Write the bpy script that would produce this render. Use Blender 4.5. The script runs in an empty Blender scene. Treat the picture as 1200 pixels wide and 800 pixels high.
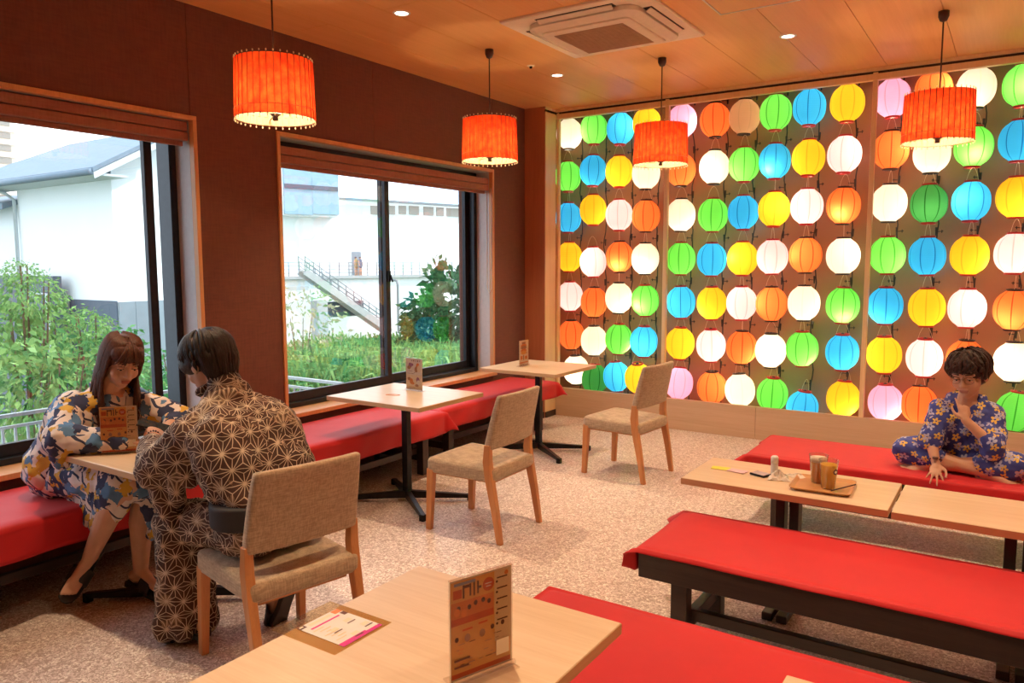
import bpy, bmesh, math, random
import numpy as np
from mathutils import Vector, Matrix
random.seed(7)
SC = bpy.context.scene
COL = SC.collection
PI = math.pi

# ---------------------------------------------------------------- camera
F = Vector((-0.549772, 0.829176, -0.101081)); R_ = Vector((0.833602, 0.552358, -0.002860)); U_ = Vector((-0.053461, 0.085834, 0.994874))
CAM = Vector((4.068348, -6.370522, 1.52)); FPX = 889.86
cd = bpy.data.cameras.new('camera'); cd.sensor_width = 36.0; cd.lens = FPX / 1200 * 36; cd.clip_end = 500; cd.clip_start = 0.02
cam = bpy.data.objects.new('camera', cd); COL.objects.link(cam)
m = Matrix.Identity(4)
for i in range(3):
    m[i][0] = R_[i]; m[i][1] = U_[i]; m[i][2] = -F[i]; m[i][3] = CAM[i]
cam.matrix_world = m
SC.camera = cam

# ---------------------------------------------------------------- world, sun, exposure
w = bpy.data.worlds.new('sky'); SC.world = w; w.use_nodes = True
nt = w.node_tree; nt.nodes.clear()
wo = nt.nodes.new('ShaderNodeOutputWorld'); bg = nt.nodes.new('ShaderNodeBackground')
tc = nt.nodes.new('ShaderNodeTexCoord'); nz = nt.nodes.new('ShaderNodeTexNoise'); nz.inputs['Scale'].default_value = 2.0; nz.inputs['Detail'].default_value = 4
cr = nt.nodes.new('ShaderNodeValToRGB')
cr.color_ramp.elements[0].position = 0.35; cr.color_ramp.elements[0].color = (0.55, 0.78, 1.0, 1)
cr.color_ramp.elements[1].position = 0.62; cr.color_ramp.elements[1].color = (0.92, 0.97, 1.0, 1)
nt.links.new(tc.outputs['Generated'], nz.inputs['Vector']); nt.links.new(nz.outputs['Fac'], cr.inputs['Fac'])
nt.links.new(cr.outputs['Color'], bg.inputs['Color']); bg.inputs['Strength'].default_value = 3.1
nt.links.new(bg.outputs[0], wo.inputs[0])

def lamp(name, kind, loc, power, color, size=0.05, aim=None, parent=None, spot=None, blend=0.3):
    l = bpy.data.lights.new(name, kind); l.energy = power; l.color = color
    if kind == 'SUN': l.angle = size
    elif kind == 'AREA': l.size = size
    else: l.shadow_soft_size = size
    if spot: l.spot_size = spot; l.spot_blend = blend
    o = bpy.data.objects.new(name, l); COL.objects.link(o); o.location = loc
    if aim is not None:
        o.rotation_euler = Vector(aim).to_track_quat('-Z', 'Y').to_euler()
    if parent: o.parent = parent
    return o
lamp('sun', 'SUN', (0, 20, 30), 5.0, (1.0, 0.96, 0.9), 0.02, aim=(-0.45, -0.62, -0.75))

SC.view_settings.view_transform = 'Standard'; SC.view_settings.look = 'None'
SC.view_settings.gamma = 1.0; SC.view_settings.exposure = 0.0; SC.view_settings.use_curve_mapping = False
cy = SC.cycles
cy.use_denoising = True; cy.use_light_tree = True; cy.max_bounces = 7; cy.diffuse_bounces = 4; cy.glossy_bounces = 3
cy.transmission_bounces = 6; cy.transparent_max_bounces = 12; cy.caustics_reflective = False; cy.caustics_refractive = False
cy.sample_clamp_indirect = 4.0

WARM = (1.0, 0.73, 0.45)
DOWN_W, PEND_W, LANT_W, LANT_E = 140.0, 12.0, 1.8, 0.16

# ---------------------------------------------------------------- mesh helpers
class MB:
    def __init__(s): s.v = []; s.f = []; s.m = []; s.uv = {}
    def add(s, vs, fs, mi=0, uvs=None):
        o = len(s.v); s.v += [tuple(v) for v in vs]
        for k, f in enumerate(fs):
            if uvs: s.uv[len(s.f)] = uvs[k]
            s.f.append(tuple(i + o for i in f)); s.m.append(mi)
        return s
    def box(s, x0, x1, y0, y1, z0, z1, mi=0, M=None):
        vs = [Vector(p) for p in ((x0,y0,z0),(x1,y0,z0),(x1,y1,z0),(x0,y1,z0),(x0,y0,z1),(x1,y0,z1),(x1,y1,z1),(x0,y1,z1))]
        if M: vs = [M @ v for v in vs]
        return s.add(vs, [(0,3,2,1),(4,5,6,7),(0,1,5,4),(1,2,6,5),(2,3,7,6),(3,0,4,7)], mi)
    def bar(s, a, b, w, h=None, mi=0, up=(0,0,1), w2=None, h2=None):
        """rectangular bar from a to b; w across, h along 'up'"""
        h = h or w; w2 = w if w2 is None else w2; h2 = h if h2 is None else h2
        a = Vector(a); b = Vector(b); d = (b-a).normalized(); up = Vector(up)
        sd = d.cross(up)
        if sd.length < 1e-5: sd = d.cross(Vector((0,1,0)))
        sd.normalize(); u = sd.cross(d)
        vs = []
        for p, ww, hh in ((a,w,h),(b,w2,h2)):
            for i, j in ((-1,-1),(1,-1),(1,1),(-1,1)): vs.append(p + sd*i*ww/2 + u*j*hh/2)
        return s.add(vs, [(0,1,2,3),(7,6,5,4),(0,4,5,1),(1,5,6,2),(2,6,7,3),(3,7,4,0)], mi)
    def tube(s, pts, r, n=8, mi=0, caps=True):
        pts = [Vector(p) for p in pts]; rs = r if isinstance(r, (list, tuple)) else [r]*len(pts)
        o = len(s.v); up = None
        for k, p in enumerate(pts):
            d = (pts[min(k+1,len(pts)-1)] - pts[max(k-1,0)]).normalized()
            if up is None:
                up = Vector((0,0,1)) if abs(d.z) < .9 else Vector((1,0,0))
            sd = d.cross(up).normalized(); up = sd.cross(d).normalized()
            for i in range(n):
                a = 2*PI*i/n; s.v.append(tuple(p + (sd*math.cos(a) + up*math.sin(a))*rs[k]))
        for k in range(len(pts)-1):
            for i in range(n):
                j = (i+1) % n
                s.f.append((o+k*n+i, o+k*n+j, o+(k+1)*n+j, o+(k+1)*n+i)); s.m.append(mi)
        if caps:
            s.f.append(tuple(o+i for i in range(n-1,-1,-1))); s.m.append(mi)
            e = o+(len(pts)-1)*n; s.f.append(tuple(e+i for i in range(n))); s.m.append(mi)
        return s
    def lathe(s, prof, n=24, c=(0,0,0), mi=0, cap=False, sq=None):
        o = len(s.v)
        for r, z in prof:
            for i in range(n):
                a = 2*PI*i/n; s.v.append((c[0]+r*math.cos(a), c[1]+r*math.sin(a), c[2]+z))
        for k in range(len(prof)-1):
            for i in range(n):
                j = (i+1) % n
                s.f.append((o+k*n+i, o+k*n+j, o+(k+1)*n+j, o+(k+1)*n+i)); s.m.append(mi)
        if cap:
            s.f.append(tuple(o+i for i in range(n-1,-1,-1))); s.m.append(mi)
            e = o+(len(prof)-1)*n; s.f.append(tuple(e+i for i in range(n))); s.m.append(mi)
        return s
    def grid(s, fn, nu, nv, mi=0, uvf=None):
        o = len(s.v)
        for i in range(nu+1):
            for j in range(nv+1): s.v.append(tuple(fn(i/nu, j/nv)))
        for i in range(nu):
            for j in range(nv):
                a = o+i*(nv+1)+j
                if uvf:
                    s.uv[len(s.f)] = [uvf(i/nu,j/nv),uvf((i+1)/nu,j/nv),uvf((i+1)/nu,(j+1)/nv),uvf(i/nu,(j+1)/nv)]
                s.f.append((a, a+nv+1, a+nv+2, a+1)); s.m.append(mi)
        return s
    def rings(s, rings, mi=0, caps=True, closed=True):
        o = len(s.v); n = len(rings[0])
        for r in rings: s.v += [tuple(p) for p in r]
        for k in range(len(rings)-1):
            for i in range(n if closed else n-1):
                j = (i+1) % n
                s.f.append((o+k*n+i, o+k*n+j, o+(k+1)*n+j, o+(k+1)*n+i)); s.m.append(mi)
        if caps:
            s.f.append(tuple(o+i for i in range(n-1,-1,-1))); s.m.append(mi)
            e = o+(len(rings)-1)*n; s.f.append(tuple(e+i for i in range(n))); s.m.append(mi)
        return s
    def mesh(s, name, mats, smooth=False):
        me = bpy.data.meshes.new(name); me.from_pydata(s.v, [], s.f)
        for mt in (mats if isinstance(mats, (list, tuple)) else [mats]): me.materials.append(mt)
        me.polygons.foreach_set('material_index', s.m)
        if s.uv:
            ul = me.uv_layers.new(name='UVMap')
            for fi, uvs in s.uv.items():
                for li, u in zip(me.polygons[fi].loop_indices, uvs): ul.data[li].uv = u
        if smooth: me.polygons.foreach_set('use_smooth', [True]*len(s.f))
        me.update(); return me

def obj(name, mb, mats, parent=None, loc=None, smooth=False, bevel=0, solid=0, sub=0, rot=None, seg=2):
    me = mb if isinstance(mb, bpy.types.Mesh) else mb.mesh(name, mats, smooth)
    o = bpy.data.objects.new(name, me); COL.objects.link(o)
    if parent: o.parent = parent
    if loc is not None: o.location = loc
    if rot is not None: o.rotation_euler = rot
    if solid: md = o.modifiers.new('solid', 'SOLIDIFY'); md.thickness = solid; md.offset = 0
    if bevel:
        md = o.modifiers.new('bevel', 'BEVEL'); md.width = bevel; md.segments = seg; md.limit_method = 'ANGLE'; md.angle_limit = 0.7
        md.harden_normals = False
    if sub: md = o.modifiers.new('sub', 'SUBSURF'); md.levels = sub; md.render_levels = sub
    return o
def tag(o, label=None, cat=None, group=None, kind=None):
    if label: o['label'] = label
    if cat: o['category'] = cat
    if group: o['group'] = group
    if kind: o['kind'] = kind
    return o
def thing(name, label, cat, loc=(0,0,0), rz=0, group=None, kind=None):
    o = bpy.data.objects.new(name, None); COL.objects.link(o); o.location = loc; o.rotation_euler = (0,0,rz)
    o.empty_display_size = 0.05
    return tag(o, label, cat, group, kind)
def kids(o): return [c for c in bpy.data.objects if c.parent == o]
def dup(root, loc, rz=0, label=None, group=None, tree=None):
    tree = tree or [(c, kids(c)) for c in kids(root)]
    r = root.copy(); COL.objects.link(r); r.location = loc; r.rotation_euler = (0,0,rz)
    if label: r['label'] = label
    if group: r['group'] = group
    for c0, g0 in tree:
        c = c0.copy(); COL.objects.link(c); c.parent = r
        for g in g0:
            d = g.copy(); COL.objects.link(d); d.parent = c
    return r

# ---------------------------------------------------------------- material helpers
def newmat(name):
    mt = bpy.data.materials.new(name); mt.use_nodes = True; mt.node_tree.nodes.clear()
    return mt, mt.node_tree
class N:
    """tiny node-graph writer"""
    def __init__(s, nt): s.nt = nt
    def new(s, t, **kw):
        n = s.nt.nodes.new(t)
        for k, v in kw.items(): setattr(n, k, v)
        return n
    def put(s, sock, v):
        if isinstance(v, bpy.types.NodeSocket): s.nt.links.new(v, sock)
        elif isinstance(v, (tuple, list)) and sock.type == 'RGBA': sock.default_value = tuple(v)+(1,) if len(v) == 3 else v
        else: sock.default_value = v
    def math(s, op, a, b=None, c=None):
        n = s.new('ShaderNodeMath', operation=op); s.put(n.inputs[0], a)
        if b is not None: s.put(n.inputs[1], b)
        if c is not None: s.put(n.inputs[2], c)
        return n.outputs[0]
    def mix(s, f, a, b, bt='MIX'):
        n = s.new('ShaderNodeMix', data_type='RGBA', blend_type=bt); s.put(n.inputs[0], f); s.put(n.inputs[6], a); s.put(n.inputs[7], b)
        return n.outputs[2]
    def coord(s, which='Object', scale=None, rot=None, loc=None):
        t = s.new('ShaderNodeTexCoord').outputs[which]
        if scale or rot or loc:
            mp = s.new('ShaderNodeMapping'); s.put(mp.inputs['Vector'], t)
            if scale: mp.inputs['Scale'].default_value = scale if isinstance(scale, tuple) else (scale,)*3
            if rot: mp.inputs['Rotation'].default_value = rot
            if loc: mp.inputs['Location'].default_value = loc
            t = mp.outputs[0]
        return t
    def noise(s, vec, scale, detail=3, rough=.5, dist=0):
        n = s.new('ShaderNodeTexNoise'); s.put(n.inputs['Vector'], vec); n.inputs['Scale'].default_value = scale
        n.inputs['Detail'].default_value = detail; n.inputs['Roughness'].default_value = rough; n.inputs['Distortion'].default_value = dist
        return n.outputs['Fac']
    def ramp(s, f, stops, interp='LINEAR'):
        n = s.new('ShaderNodeValToRGB'); s.put(n.inputs['Fac'], f); r = n.color_ramp; r.interpolation = interp
        while len(r.elements) < len(stops): r.elements.new(.5)
        for e, (p, c) in zip(r.elements, stops):
            e.position = p; e.color = tuple(c)+(1,) if len(c) == 3 else c
        return n.outputs['Color']
    def sep(s, v):
        n = s.new('ShaderNodeSeparateXYZ'); s.put(n.inputs[0], v); return n.outputs
    def comb(s, x, y, z=0):
        n = s.new('ShaderNodeCombineXYZ'); s.put(n.inputs[0], x); s.put(n.inputs[1], y); s.put(n.inputs[2], z); return n.outputs[0]
    def bump(s, h, strength=.3, dist=.002):
        n = s.new('ShaderNodeBump'); n.inputs['Strength'].default_value = strength; n.inputs['Distance'].default_value = dist
        s.put(n.inputs['Height'], h); return n.outputs[0]
    def fres(s, ior):
        g = s.new('ShaderNodeNewGeometry'); f = s.new('ShaderNodeFresnel')
        s.put(f.inputs[0], s.math('ADD', ior, s.math('MULTIPLY', g.outputs['Backfacing'], 1/ior-ior))); return f.outputs[0]
    def out(s, color, rough=.5, metal=0, normal=None, spec=None, emit=None, estr=0, alpha=None, sheen=0, trans=0, ior=None, coat=0):
        b = s.new('ShaderNodeBsdfPrincipled'); s.put(b.inputs['Base Color'], color); s.put(b.inputs['Roughness'], rough)
        s.put(b.inputs['Metallic'], metal)
        if normal is not None: s.put(b.inputs['Normal'], normal)
        if spec is not None: b.inputs['Specular IOR Level'].default_value = spec
        if sheen: b.inputs['Sheen Weight'].default_value = sheen
        if coat: b.inputs['Coat Weight'].default_value = coat; b.inputs['Coat Roughness'].default_value = .15
        if trans: b.inputs['Transmission Weight'].default_value = trans
        if ior: b.inputs['IOR'].default_value = ior
        if emit is not None: s.put(b.inputs['Emission Color'], emit); b.inputs['Emission Strength'].default_value = estr
        o = s.new('ShaderNodeOutputMaterial'); s.nt.links.new(b.outputs[0], o.inputs[0]); return b
def pbr(name, color, rough=.5, metal=0, var=.06, vs=30, **kw):
    mt, nt = newmat(name); n = N(nt)
    f = n.noise(n.coord(), vs, 3)
    c2 = tuple(max(0, c*(1-var*2)) for c in color); c1 = tuple(min(1, c*(1+var)) for c in color)
    n.out(n.ramp(f, [(.3, c2), (.7, c1)]), rough, metal, **kw); return mt
def emis(name, color, strength):
    mt, nt = newmat(name); n = N(nt); e = n.new('ShaderNodeEmission'); e.inputs[0].default_value = tuple(color)+(1,); e.inputs[1].default_value = strength
    o = n.new('ShaderNodeOutputMaterial'); nt.links.new(e.outputs[0], o.inputs[0]); return mt
def wood(name, light, dark, scale=(1,1,1), rough=.45, fine=40, streak=2.5, bump=.08, coat=0):
    """grain runs along the axis with the SMALL scale factor"""
    mt, nt = newmat(name); n = N(nt)
    v = n.coord('Object', scale=scale)
    a = n.noise(v, streak, 4, .6, .8); b = n.noise(v, fine, 2, .6)
    f = n.math('ADD', n.math('MULTIPLY', a, .65), n.math('MULTIPLY', b, .35))
    n.out(n.ramp(f, [(.32, dark), (.62, light)]), rough, normal=n.bump(b, bump, .001), coat=coat); return mt
def weave(name, color, color2, scale=380, rough=.9, bump=.4, sheen=.2):
    mt, nt = newmat(name); n = N(nt)
    v = n.coord('Object', scale=(1,1,1))
    w1 = n.noise(n.coord('Object', scale=(1,1,.12)), scale*.5, 2); w2 = n.noise(n.coord('Object', scale=(.12,.12,1)), scale*.5, 2)
    f = n.math('ADD', n.math('MULTIPLY', w1, .5), n.math('MULTIPLY', w2, .5))
    n.out(n.ramp(f, [(.38, color2), (.6, color)]), rough, normal=n.bump(f, bump, .001), sheen=sheen); return mt

M = {}
M['ceil'] = wood('ceiling_board', (.86,.44,.17), (.78,.37,.13), scale=(6,.25,6), rough=.4, fine=14, streak=1.5, bump=.02)
M['wallfab'] = weave('wall_fabric', (.145,.044,.026), (.115,.034,.020), scale=160, rough=.85, bump=.2, sheen=.1)
M['trimwood'] = wood('trim_wood', (.70,.36,.16), (.56,.26,.10), scale=(6,6,.3), rough=.4, fine=30)
M['pierwood'] = wood('pier_wood', (.50,.20,.10), (.40,.14,.065), scale=(6,6,.3), rough=.45, fine=24)
M['palewood'] = wood('pale_frame_wood', (.88,.66,.38), (.80,.55,.28), scale=(6,6,.3), rough=.35, fine=24)
M['ledgewood'] = wood('ledge_wood', (.68,.47,.31), (.58,.37,.22), scale=(.3,6,8), rough=.35, fine=16, streak=2)
M['tabletop'] = wood('table_top_wood', (.80,.61,.43), (.70,.50,.32), scale=(.35,7,7), rough=.33, fine=22, streak=3, coat=.1)
M['tabletop_y'] = wood('table_top_wood_y', (.80,.61,.43), (.70,.50,.32), scale=(7,.35,7), rough=.33, fine=22, streak=3, coat=.1)
M['edge'] = wood('table_edge_wood', (.62,.40,.20), (.50,.30,.14), scale=(.4,.4,8), rough=.4)
M['legwood'] = wood('chair_leg_wood', (.62,.27,.10), (.48,.18,.06), scale=(7,7,.4), rough=.35)
M['darkwood'] = wood('dark_bench_wood', (.045,.022,.016), (.022,.010,.008), scale=(.4,6,6), rough=.4, coat=.1)
M['chairfab'] = weave('chair_fabric', (.52,.38,.25), (.34,.235,.15), scale=420, rough=.95, bump=.6)
M['black'] = pbr('black_steel', (.016,.012,.012), .38, .6, .2)
M['frame'] = pbr('window_frame_dark', (.020,.020,.026), .4, .5, .1)
M['reveal'] = pbr('window_reveal_white', (.60,.58,.60), .6, 0, .03)
M['blind'] = weave('blind_cloth', (.33,.13,.085), (.27,.10,.06), scale=200, rough=.8, bump=.15)
M['cream'] = pbr('cream_paint', (.50,.38,.28), .7, 0, .02)
M['white'] = pbr('white_plastic', (.80,.76,.70), .4, 0, .02)
M['acwhite'] = pbr('ac_cream_plastic', (.86,.74,.60), .45, 0, .02)
M['acgrille'] = pbr('ac_grille_brown', (.50,.32,.20), .6, 0, .04)
M['darkslot'] = pbr('dark_slot', (.035,.018,.012), .6, 0, .04)
M['chrome'] = pbr('chrome', (.75,.75,.75), .2, 1, .03)
M['backpanel'] = pbr('lantern_back_panel', (.36,.20,.11), .5, 0, .05, 3)
M['cable'] = pbr('black_cable', (.02,.014,.012), .5, 0, .1)
# felt cloth
mt, nt = newmat('red_felt'); n = N(nt); v = n.coord()
f1 = n.noise(v, 3, 4); f2 = n.noise(v, 700, 2)
c = n.ramp(f1, [(.3, (.54,.006,.010)), (.7, (.62,.010,.014))])
n.out(n.mix(n.math('MULTIPLY', f2, .25), c, (.45,.01,.012)), .62, normal=n.bump(n.noise(v, 5, 3), .25, .01), sheen=.12, spec=.4); M['felt'] = mt
# speckled terrazzo sheet floor
mt, nt = newmat('speckled_floor'); n = N(nt); v = n.coord()
base = n.ramp(n.noise(v, 2, 3), [(.3, (.66,.53,.49)), (.7, (.72,.59,.545))])
vo = n.new('ShaderNodeTexVoronoi'); n.put(vo.inputs['Vector'], v); vo.inputs['Scale'].default_value = 95
rc = n.sep(vo.outputs['Color'])
c = n.mix(n.math('LESS_THAN', rc[0], .30), base, (.46,.34,.29))
c = n.mix(n.math('GREATER_THAN', rc[1], .74), c, (.86,.77,.70))
vo2 = n.new('ShaderNodeTexVoronoi'); n.put(vo2.inputs['Vector'], v); vo2.inputs['Scale'].default_value = 230
c = n.mix(n.math('LESS_THAN', n.sep(vo2.outputs['Color'])[2], .25), c, (.42,.31,.25))
n.out(c, .38, normal=n.bump(n.noise(v, 60, 2), .05, .001)); M['floor'] = mt
# window glass: clear pane that mirrors by Fresnel
mt, nt = newmat('window_glass'); n = N(nt)
fr = n.fres(1.5)
tr = n.new('ShaderNodeBsdfTransparent'); gl = n.new('ShaderNodeBsdfGlossy'); gl.inputs['Roughness'].default_value = 0
mx = n.new('ShaderNodeMixShader'); n.put(mx.inputs[0], n.math('MINIMUM', n.math('MULTIPLY', fr, 1.5), 1.0))
nt.links.new(tr.outputs[0], mx.inputs[1]); nt.links.new(gl.outputs[0], mx.inputs[2])
o = n.new('ShaderNodeOutputMaterial'); nt.links.new(mx.outputs[0], o.inputs[0]); M['glass'] = mt
# ================================================================ the room
H = 3.017
X1, Y0, YB = 7.2, -9.6, 0.62            # right wall, rear wall, back of the lantern niche
def st(name, mb, mats, parent=None, **kw):
    o = obj(name, mb, mats, parent, **kw)
    if parent is None: o['kind'] = 'structure'
    return o
st('floor', MB().box(-.35, X1, Y0, YB+.1, -.12, 0), M['floor'])
ce = st('ceiling', MB().box(-.5, X1+.2, Y0-.2, YB+.3, H+.02, H+.2), M['darkslot'])
xs = [-.0] + [.396+.4605*k for k in range(16) if .396+.4605*k < X1] + [X1]
for a, b in zip(xs[:-1], xs[1:]):
    ys = [Y0, -6.9, -4.2, -1.5, .215] if int(a*10) % 2 else [Y0, -5.6, -2.9, .215]
    for c, d in zip(ys[:-1], ys[1:]):
        obj('ceiling_panel', MB().box(a+.002, b-.002, c+.0015, d-.0015, H, H+.018), M['ceil'], ce)
# left wall with two window openings
W1 = (-6.75, -3.617); W2 = (-2.983, -.566); ZT, ZS = 2.361, .513
wl = st('wall_left', MB().box(-.40,-.012,Y0,.02,-.1,ZS-.03).box(-.40,-.012,Y0,.02,ZT+.02,H+.02)
        .box(-.40,-.012,Y0,W1[0]-.02,ZS-.03,ZT+.02).box(-.40,-.012,W1[1]+.02,W2[0]-.02,ZS-.03,ZT+.02).box(-.40,-.012,W2[1]+.02,.02,ZS-.03,ZT+.02), M['wallfab'])
def wpan(y0, y1, z0, z1): obj('wall_panel', MB().box(-.012, 0, y0+.0015, y1-.0015, z0, z1), M['wallfab'], wl)
for y0, y1 in ((Y0,-8.2),(-8.2,-6.75),(-6.75,-5.2),(-5.2,-3.625),(-3.625,-2.1),(-2.1,-.566),(-.566,0.0)):
    wpan(y0, y1, 0, ZS-.03); wpan(y0, y1, ZT+.02, H)
wpan(Y0, W1[0]-.02, ZS-.03, ZT+.02); wpan(W1[1]+.02, W2[0]-.02, ZS-.03, ZT+.02); wpan(W2[1]+.02, 0, ZS-.03, ZT+.02)
# windows
def window(n, y0, y1, sashes, hand):
    """sashes: list of (ya, yb, xplane)"""
    w_ = thing('window_%d' % n, None, None, kind='structure')
    mb = MB()
    for x0_, x1_ in ((-.03, .012),):
        mb.box(x0_, x1_, y0-.026, y0, ZS, ZT).box(x0_, x1_, y1, y1+.026, ZS, ZT).box(x0_, x1_, y0-.026, y1+.026, ZT, ZT+.026)
    obj('window_casing', mb, M['trimwood'], w_, bevel=.002)
    obj('window_reveal', MB().box(-.20,-.03,y0-.018,y0,ZS,ZT).box(-.20,-.03,y1,y1+.018,ZS,ZT).box(-.20,-.03,y0,y1,ZT,ZT+.018), M['reveal'], w_)
    obj('window_sill', MB().box(-.16, .035, y0-.03, y1+.03, ZS-.03, ZS), M['trimwood'], w_, bevel=.003)
    fx0, fx1 = -.30, -.17
    mb = MB().box(fx0,fx1,y0,y0+.045,ZS,ZT).box(fx0,fx1,y1-.045,y1,ZS,ZT).box(fx0,fx1,y0+.045,y1-.045,ZT-.05,ZT).box(fx0,fx1+.02,y0+.045,y1-.045,ZS,ZS+.035)
    obj('window_frame', mb, M['frame'], w_, bevel=.003)
    for ya, yb, xp in sashes:
        t = .05
        s = obj('sash', MB().box(xp-.018,xp+.018,ya,ya+t,ZS+.035,ZT-.05).box(xp-.018,xp+.018,yb-t,yb,ZS+.035,ZT-.05)
            .box(xp-.018,xp+.018,ya+t,yb-t,ZS+.035,ZS+.10).box(xp-.018,xp+.018,ya+t,yb-t,ZT-.10,ZT-.05), M['frame'], w_, bevel=.002)
        obj('pane', MB().box(xp-.003,xp+.003,ya+t,yb-t,ZS+.10,ZT-.10), M['glass'], s)
    if hand:
        obj('latch', MB().box(-.195,-.175,hand-.012,hand+.012,1.38,1.47).bar((-.172,hand,1.44),(-.155,hand+.01,1.38),.014), M['black'], w_, bevel=.003)
    return w_
window(2, W2[0], W2[1], [(W2[0]+.045, -1.735, -.212), (-1.79, W2[1]-.045, -.255)], -1.76)
window(1, W1[0], W1[1], [(W1[0]+.045, -5.16, -.255), (-5.21, -3.755, -.212), ], -5.18)
# roller blind cassettes
def blind(y0, y1, z, label, chain):
    b = thing('roller_blind', label, 'blind', (-.075, (y0+y1)/2, z), group='roller blinds above the windows')
    L = (y1-y0)/2-.008
    obj('cassette', MB().box(-.035,.045,-L,L,.055,.11).box(-.035,.050,-L,L,.0,.050), M['blind'], b, bevel=.006)
    obj('hem_bar', MB().box(-.012,.012,-L+.01,L-.01,-.028,.0), M['blind'], b, bevel=.004)
    if chain:
        pts = [Vector((.01, L-.0, .03))]
        pts = [Vector((.03+.0*math.sin(a), L+.004-.0, .02-.9*t)) for t, a in [(i/10, i/10*PI) for i in range(11)]]
        lp = [(0.02, L+.0, .02)] + [(0.02-.0, L+.003, .02-.92*i/8) for i in range(1,9)] + [(.045, L+.003, -.94), (.07, L+.003, -.90)] + [(.07, L+.003, .02-.92*i/8) for i in range(7,-1,-1)]
        obj('pull_chain', MB().tube(lp, .0028, 6), M['white'], b, smooth=True)
blind(W1[0], W1[1], 2.245, 'long brown roller blind cassette at the top of the left window behind the couple', False)
blind(W2[0], W2[1], 2.195, 'brown roller blind cassette with pull chain at the top of the right window', True)

# back wall: wooden pier, niche with lanterns, ledge
st('wall_back', MB().box(-.2, .228, 0, .20, -.1, H+.01).box(-.2, .05, .20, YB+.1, -.1, H+.2), M['pierwood'])
nb = st('wall_back_niche', MB().box(.05, X1, YB, YB+.12, -.1, H+.2), M['backpanel'])
st('baseboard_back', MB().box(.228,.2395,.012,.206,0,.06).box(.0,.228,-.012,0,0,.06), M['darkwood'])
ZL = .284
st('trim_5', MB().box(.2285,.236,.004,.200,.06,H), M['palewood'])       # return face of the pier, paled to hold the lantern glow in its colour
lg = st('trim_1', MB().box(.05, X1, .222, .26, 0, ZL-.004), M['ledgewood'])      # low ledge below the lanterns
lx = [.228, 2.24, 4.06, 5.88, X1]
for a, b in zip(lx[:-1], lx[1:]): obj('ledge_panel', MB().box(a+.001, b-.0015, .208, .222, 0, ZL), M['ledgewood'], lg, bevel=.001)
obj('ledge_top', MB().box(.05, X1, .26, YB, ZL-.16, ZL-.13), M['ledgewood'], lg)
st('trim_2', MB().box(.238,.262,.208,.25,ZL,2.985).box(1.361,1.396,.208,.25,ZL,2.985).box(3.06,3.095,.208,.25,ZL,2.985).box(4.76,4.795,.208,.25,ZL,2.985).box(6.46,6.495,.208,.25,ZL,2.985), M['palewood'], bevel=.002)
st('trim_3', MB().box(.228, X1, .200, .25, 2.925, 2.972).box(.228, X1, .19, .25, 2.992, H), M['palewood'], bevel=.002)
st('trim_4', MB().box(.228, X1, .215, .25, 2.972, 2.992).box(.228,.236,.0,.20,2.97,2.99), M['darkslot'])
st('wall_right', MB().box(X1, X1+.15, Y0, YB, -.1, H+.1), M['cream'])
st('wall_rear', MB().box(-.4, X1, Y0-.15, Y0, -.1, H+.1), M['cream'])

# ---------------------------------------------------------------- paper lanterns
LC = {'w': ('white', (1.0,.93,.80)), 'k': ('pale pink', (1.0,.78,.82)), 'p': ('pink', (.98,.50,.78)), 'o': ('orange', (1.0,.22,.05)),
      'g': ('green', (.20,.75,.12)), 'b': ('blue', (.05,.50,.90)), 'y': ('yellow', (1.0,.62,.03)), 'd': ('unlit dark green', (.10,.50,.14)), 'u': ('unlit cream', (1.0,.66,.40))}
def lantern_mat(key):
    nm, c = LC[key]
    mt, nt = newmat('lantern_paper_%s' % nm.replace(' ', '_')); n = N(nt)
    v = n.coord(); x, y, z = n.sep(v)[:3]
    ang = n.math('DIVIDE', n.math('ARCTAN2', y, x), 2*PI/8)
    d = n.math('PINGPONG', n.math('ADD', ang, 20.0), .5)
    dark = tuple(q*q*.55 if q < .9 else q*.5 for q in c) if key in 'gbdo' else tuple(q*.82*(.8 if i else 1) for i, q in enumerate(c))
    if key in 'wu': dark = tuple(q*.9 for q in c)
    col = n.mix(n.math('MULTIPLY', n.math('LESS_THAN', d, .045), .8), c, dark)
    rib = n.new('ShaderNodeTexWave', wave_type='BANDS', bands_direction='Z'); n.put(rib.inputs['Vector'], v); rib.inputs['Scale'].default_value = 22
    nr = n.bump(rib.outputs['Fac'], .35, .004)
    df = n.new('ShaderNodeBsdfDiffuse'); n.put(df.inputs[0], col); n.put(df.inputs['Normal'], nr)
    tl = n.new('ShaderNodeBsdfTranslucent'); n.put(tl.inputs[0], col)
    mx = n.new('ShaderNodeMixShader'); mx.inputs[0].default_value = .6; nt.links.new(df.outputs[0], mx.inputs[1]); nt.links.new(tl.outputs[0], mx.inputs[2])
    o = n.new('ShaderNodeOutputMaterial')
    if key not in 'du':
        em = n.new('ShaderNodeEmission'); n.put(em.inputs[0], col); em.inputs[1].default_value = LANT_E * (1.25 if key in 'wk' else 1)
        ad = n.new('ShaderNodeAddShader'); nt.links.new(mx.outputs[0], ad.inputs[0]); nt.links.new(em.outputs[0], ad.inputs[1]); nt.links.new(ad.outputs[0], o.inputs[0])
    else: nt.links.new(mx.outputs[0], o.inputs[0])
    return mt
M['rimred'] = pbr('lantern_rim_red', (.55,.02,.02), .4); M['rimblack'] = pbr('lantern_rim_black', (.03,.015,.012), .4)
M['wire'] = pbr('lantern_wire', (.80,.62,.42), .4, .6)
RL, HL = .131, .148          # radius, half height
prof = []
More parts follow.
